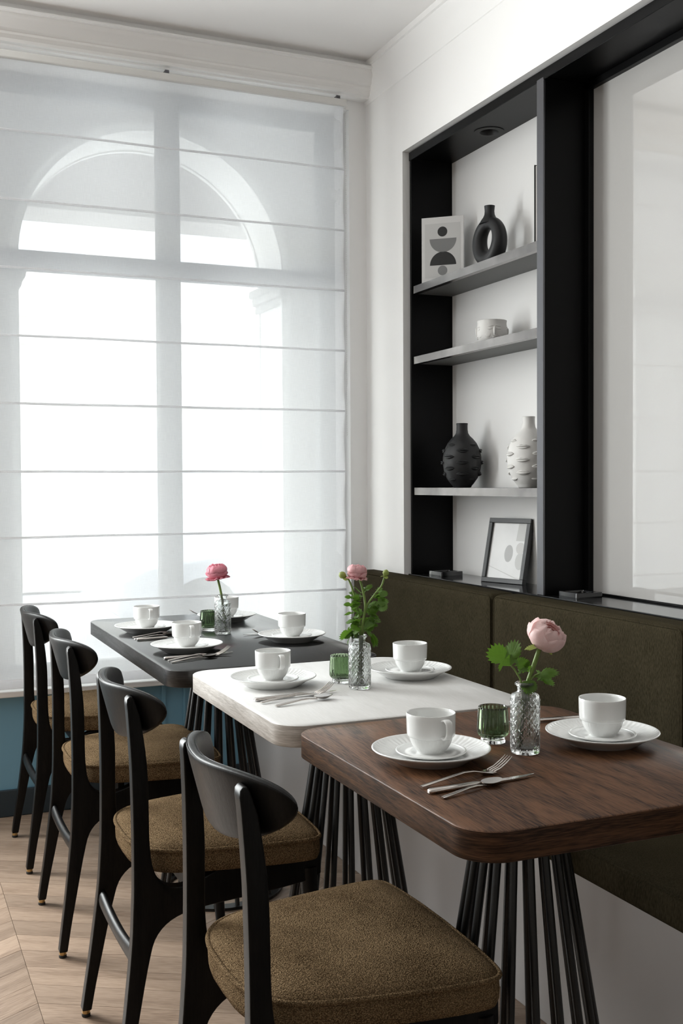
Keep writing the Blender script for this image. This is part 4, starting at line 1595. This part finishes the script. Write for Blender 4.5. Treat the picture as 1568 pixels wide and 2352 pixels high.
# dark book standing against the divider
bk = thing('book', 'black-covered book standing upright against the divider on the top shelf', 'book', (1.97, 2.868, S1))
obj('cover', B(-.075, .075, -.024, -.020, 0, .240).mesh('cover', bevel=.0008), 'frame_black', bk)
obj('cover', B(-.075, .075, .003, .006, 0, .240).mesh('cover', bevel=.0008), 'frame_black', bk)
obj('pages', B(-.071, .073, -.020, .003, .004, .236).mesh('pages'), 'page_paper', bk)


# pot with raised faces
def face_pot():
    prof_ = [(0.0, .001), (.036, .001), (.040, .003), (.047, .012), (.0515, .024), (.053, .036), (.0525, .048), (.0505, .060), (.0495, .068), (.0505, .076), (.0510, .079)]
    inn = [(.0495, .080), (.0475, .077), (.0470, .066), (.049, .045), (.047, .020), (.034, .008), (0.0, .007)]
    n = 96
    rings = []
    for i, (r, z) in enumerate(prof_ + inn):
        rings.append([(max(r, .0003) * cos(2 * pi * j / n), max(r, .0003) * sin(2 * pi * j / n), z) for j in range(n)])
    return MB().rings(rings).mesh('pot_body', smooth=True, angle=60)


def ellipsoid(name, n=16, m_=10):
    return MB().lathe([(max(.0005, sin(pi * k / m_)), -cos(pi * k / m_)) for k in range(m_ + 1)], n).mesh(name, smooth=True)


ELL = {}


def blob(name, parent, mt, mat):
    if name not in ELL:
        ELL[name] = ellipsoid(name)
    o = obj(name, ELL[name], None, parent)
    o.matrix_local = mt
    if not o.data.materials:
        o.data.materials.append(MATS[mat])
    o.material_slots[0].link = 'OBJECT'
    o.material_slots[0].material = MATS[mat]
    return o


pt = thing('face_pot', 'small white ceramic pot with raised faces on the middle shelf', 'pot', (1.968, 3.245, S2), radians(-112))
obj('pot_body', face_pot(), 'white_matte', pt)


def on_pot(az, z, r):
    return Matrix.Rotation(az, 4, 'Z') @ Matrix.Translation((r, 0, z))


for fa in (0.0, pi / 2, pi, -pi / 2):
    blob('nose', pt, on_pot(fa, .040, .0525) @ Matrix.Rotation(.12, 4, 'Y') @ Matrix.Diagonal((.0055, .0042, .0155, 1)), 'white_matte')
    for s in (-1, 1):
        blob('eye', pt, on_pot(fa + s * .30, .047, .0520) @ Matrix.Diagonal((.0022, .0095, .0042, 1)), 'white_matte')
        blob('brow', pt, on_pot(fa + s * .27, .056, .0510) @ Matrix.Rotation(-s * .15, 4, 'X') @ Matrix.Diagonal((.0022, .0105, .0018, 1)), 'white_matte')
        blob('cheek', pt, on_pot(fa + s * .45, .030, .0495) @ Matrix.Diagonal((.0035, .012, .012, 1)), 'white_matte')
    blob('upper_lip', pt, on_pot(fa, .0225, .0505) @ Matrix.Diagonal((.0038, .0085, .0022, 1)), 'white_matte')
    blob('lower_lip', pt, on_pot(fa, .0180, .0490) @ Matrix.Diagonal((.0042, .0070, .0026, 1)), 'white_matte')


# vases covered in raised lips
def lip_vase_body(ns):
    p = [(0.0, .0), (.030, .0), (.034, .002), (.0345, .006), (.042, .014), (.056, .034), (.066, .060), (.0705, .088), (.0700, .112), (.0645, .138), (.053, .162), (.040, .178), (.0285, .189), (.0225, .199), (.0205, .212), (.0203, .226), (.0212, .234), (.0195, .2352), (.0175, .232), (.0170, .210)]
    return MB().lathe(p, 64, cap1=True).mesh('vase_body', smooth=True, angle=60), p


def lips_mesh():
    """one pair of lips pointing along +x, in unit size"""
    mb = MB()
    for (z0, hgt, up_) in ((0.18, 0.42, 1), (-0.20, 0.48, -1)):
        rs_ = []
        for i in range(13):
            t = -1 + 2 * i / 12
            wv = max(.02, (1 - abs(t) ** 2.2))
            dip = -0.16 * math.exp(-(t / .16) ** 2) if up_ > 0 else 0.0
            hz = (hgt * .5 + dip * .5) * wv + .01
            zc = z0 * wv + (dip * .3)
            px = 0.36 * wv
            rs_.append([(px * max(-.6, cos(2 * pi * j / 10)), t, zc + hz * sin(2 * pi * j / 10)) for j in range(10)])
        mb.rings(rs_)
    return mb.mesh('lips', smooth=True)


LB, lprof = lip_vase_body(0)


def lip_vase(name, label, loc, rz, mat):
    t = thing(name, label, 'vase', loc, rz, 'vases covered in raised lips')
    me = LB.copy()
    me.materials.clear()
    obj('vase_body', me, mat, t)
    lm = lips_mesh()
    lm.materials.append(MATS[mat])

    def rad(z):
        for (a, b), (c, d) in zip(lprof[:-1], lprof[1:]):
            if b <= z <= d and d > b:
                q = (z - b) / (d - b)
                return a + (c - a) * q, (c - a) / (d - b)
        return .05, 0
    for k in range(8):
        az = 2 * pi * k / 8
        for z in ((.030, .070, .112, .155) if k % 2 else (.050, .092, .135)):
            r, sl = rad(z)
            q = .0235 * (0.75 if z in (.030, .155) else 1.0)
            o = obj('lips', lm, mat, t)
            o.matrix_local = Matrix.Rotation(az, 4, 'Z') @ Matrix.Translation((r - .0012, 0, z)) @ Matrix.Rotation(-math.atan(sl), 4, 'Y') @ Matrix.Diagonal((q * 1.05, q, q * .78, 1))
    return t


lip_vase('lip_vase', 'matte black bottle vase covered in raised lips on the lower shelf', (1.972, 3.462, S3), radians(-118), 'black_matte')
lip_vase('lip_vase', 'matte white bottle vase covered in raised lips behind the black divider', (1.980, 3.035, S3), radians(-140), 'white_matte')

# photo frame leaning back on the ledge
pf = thing('photo_frame', 'small black frame with a pale abstract print leaning on the black ledge', 'picture frame', (1.984, 3.215, LZ + .001), atan2(-.961, .274))
pi_ = bpy.data.objects.new('frame_tilt', None)
fwid, fhei, fd = 0.192, 0.228, 0.020
lean = radians(12)
TL = Matrix.Rotation(-lean, 4, 'X')


def pfbox(name, x0, x1, y0, y1, z0, z1, mat, bevel=.001):
    mb = B(x0, x1, y0, y1, z0, z1)
    mb.v = [tuple(TL @ Vector(v)) for v in mb.v]
    return obj(name, mb.mesh(name, bevel=bevel, seg=1), mat, pf)


bpy.data.objects.remove(pi_)
bw = 0.0165
pfbox('moulding', -fwid / 2, fwid / 2, 0, fd, 0, bw, 'frame_black')
pfbox('moulding', -fwid / 2, fwid / 2, 0, fd, fhei - bw, fhei, 'frame_black')
pfbox('moulding', -fwid / 2, -fwid / 2 + bw, 0, fd, bw, fhei - bw, 'frame_black')
pfbox('moulding', fwid / 2 - bw, fwid / 2, 0, fd, bw, fhei - bw, 'frame_black')
pfbox('backing', -fwid / 2 + .004, fwid / 2 - .004, .012, .019, .004, fhei - .004, 'frame_black')
pr = pfbox('print', -fwid / 2 + bw, fwid / 2 - bw, .009, .012, bw, fhei - bw, 'print_paper', 0)


def pfshape(pts, mat, name, t):
    mb = MB().rings([[(x, .009 - t, z) for x, z in pts], [(x, .0092, z) for x, z in pts]])
    mb.v = [tuple(TL @ Vector(v)) for v in mb.v]
    obj(name, mb.mesh(name), mat, pf)


def drop(cx, cz, rx, rz):
    return [(cx + rx * cos(2 * pi * k / 28), cz + rz * sin(2 * pi * k / 28)) for k in range(28)]


pfshape(drop(0.008, .105, .019, .030), 'print_grey', 'printed_drop', .0003)
pfshape(drop(0.058, .125, .019, .020), 'card_paper', 'printed_circle', .0004)
pfshape(drop(0.062, .080, .020, .030), 'print_light', 'printed_drop', .0003)
pfshape([(.034, .150), (.072, .150), (.076, .212), (.038, .214)], 'print_light', 'printed_band', .0002)
pfshape([(-.08, .058), (.05, .020), (.082, .020), (.082, .022), (.052, .0225), (-.08, .0605)], 'print_light', 'printed_line', .0002)

# small square dishes on the ledge
for (x, y, lb) in ((1.955, 2.715, 'small square black dish on the ledge beside the divider foot'), (1.965, 3.575, 'small square black dish on the ledge in the far corner of the shelf unit')):
    d = thing('square_dish', lb, 'dish', (x, y, LZ), radians(2), 'black dishes on the ledge')
    m_ = MB()
    o_ = rrect(-.048, .048, -.048, .048, .008, 5)
    i_ = rrect(-.034, .034, -.034, .034, .006, 5)
    m_.rings([[(a, b, .0005) for a, b in o_], [(a, b, .016) for a, b in o_], [(a * .985, b * .985, .0175) for a, b in o_], [(a, b, .0175) for a, b in i_], [(a * .95, b * .95, .006) for a, b in i_]])
    obj('tray', m_.mesh('tray', smooth=True, angle=40), 'black_gloss', d)
    obj('cradle', B(-.006, .006, -.046, -.032, .0170, .0200).mesh('cradle', bevel=.002), 'black_gloss', d)
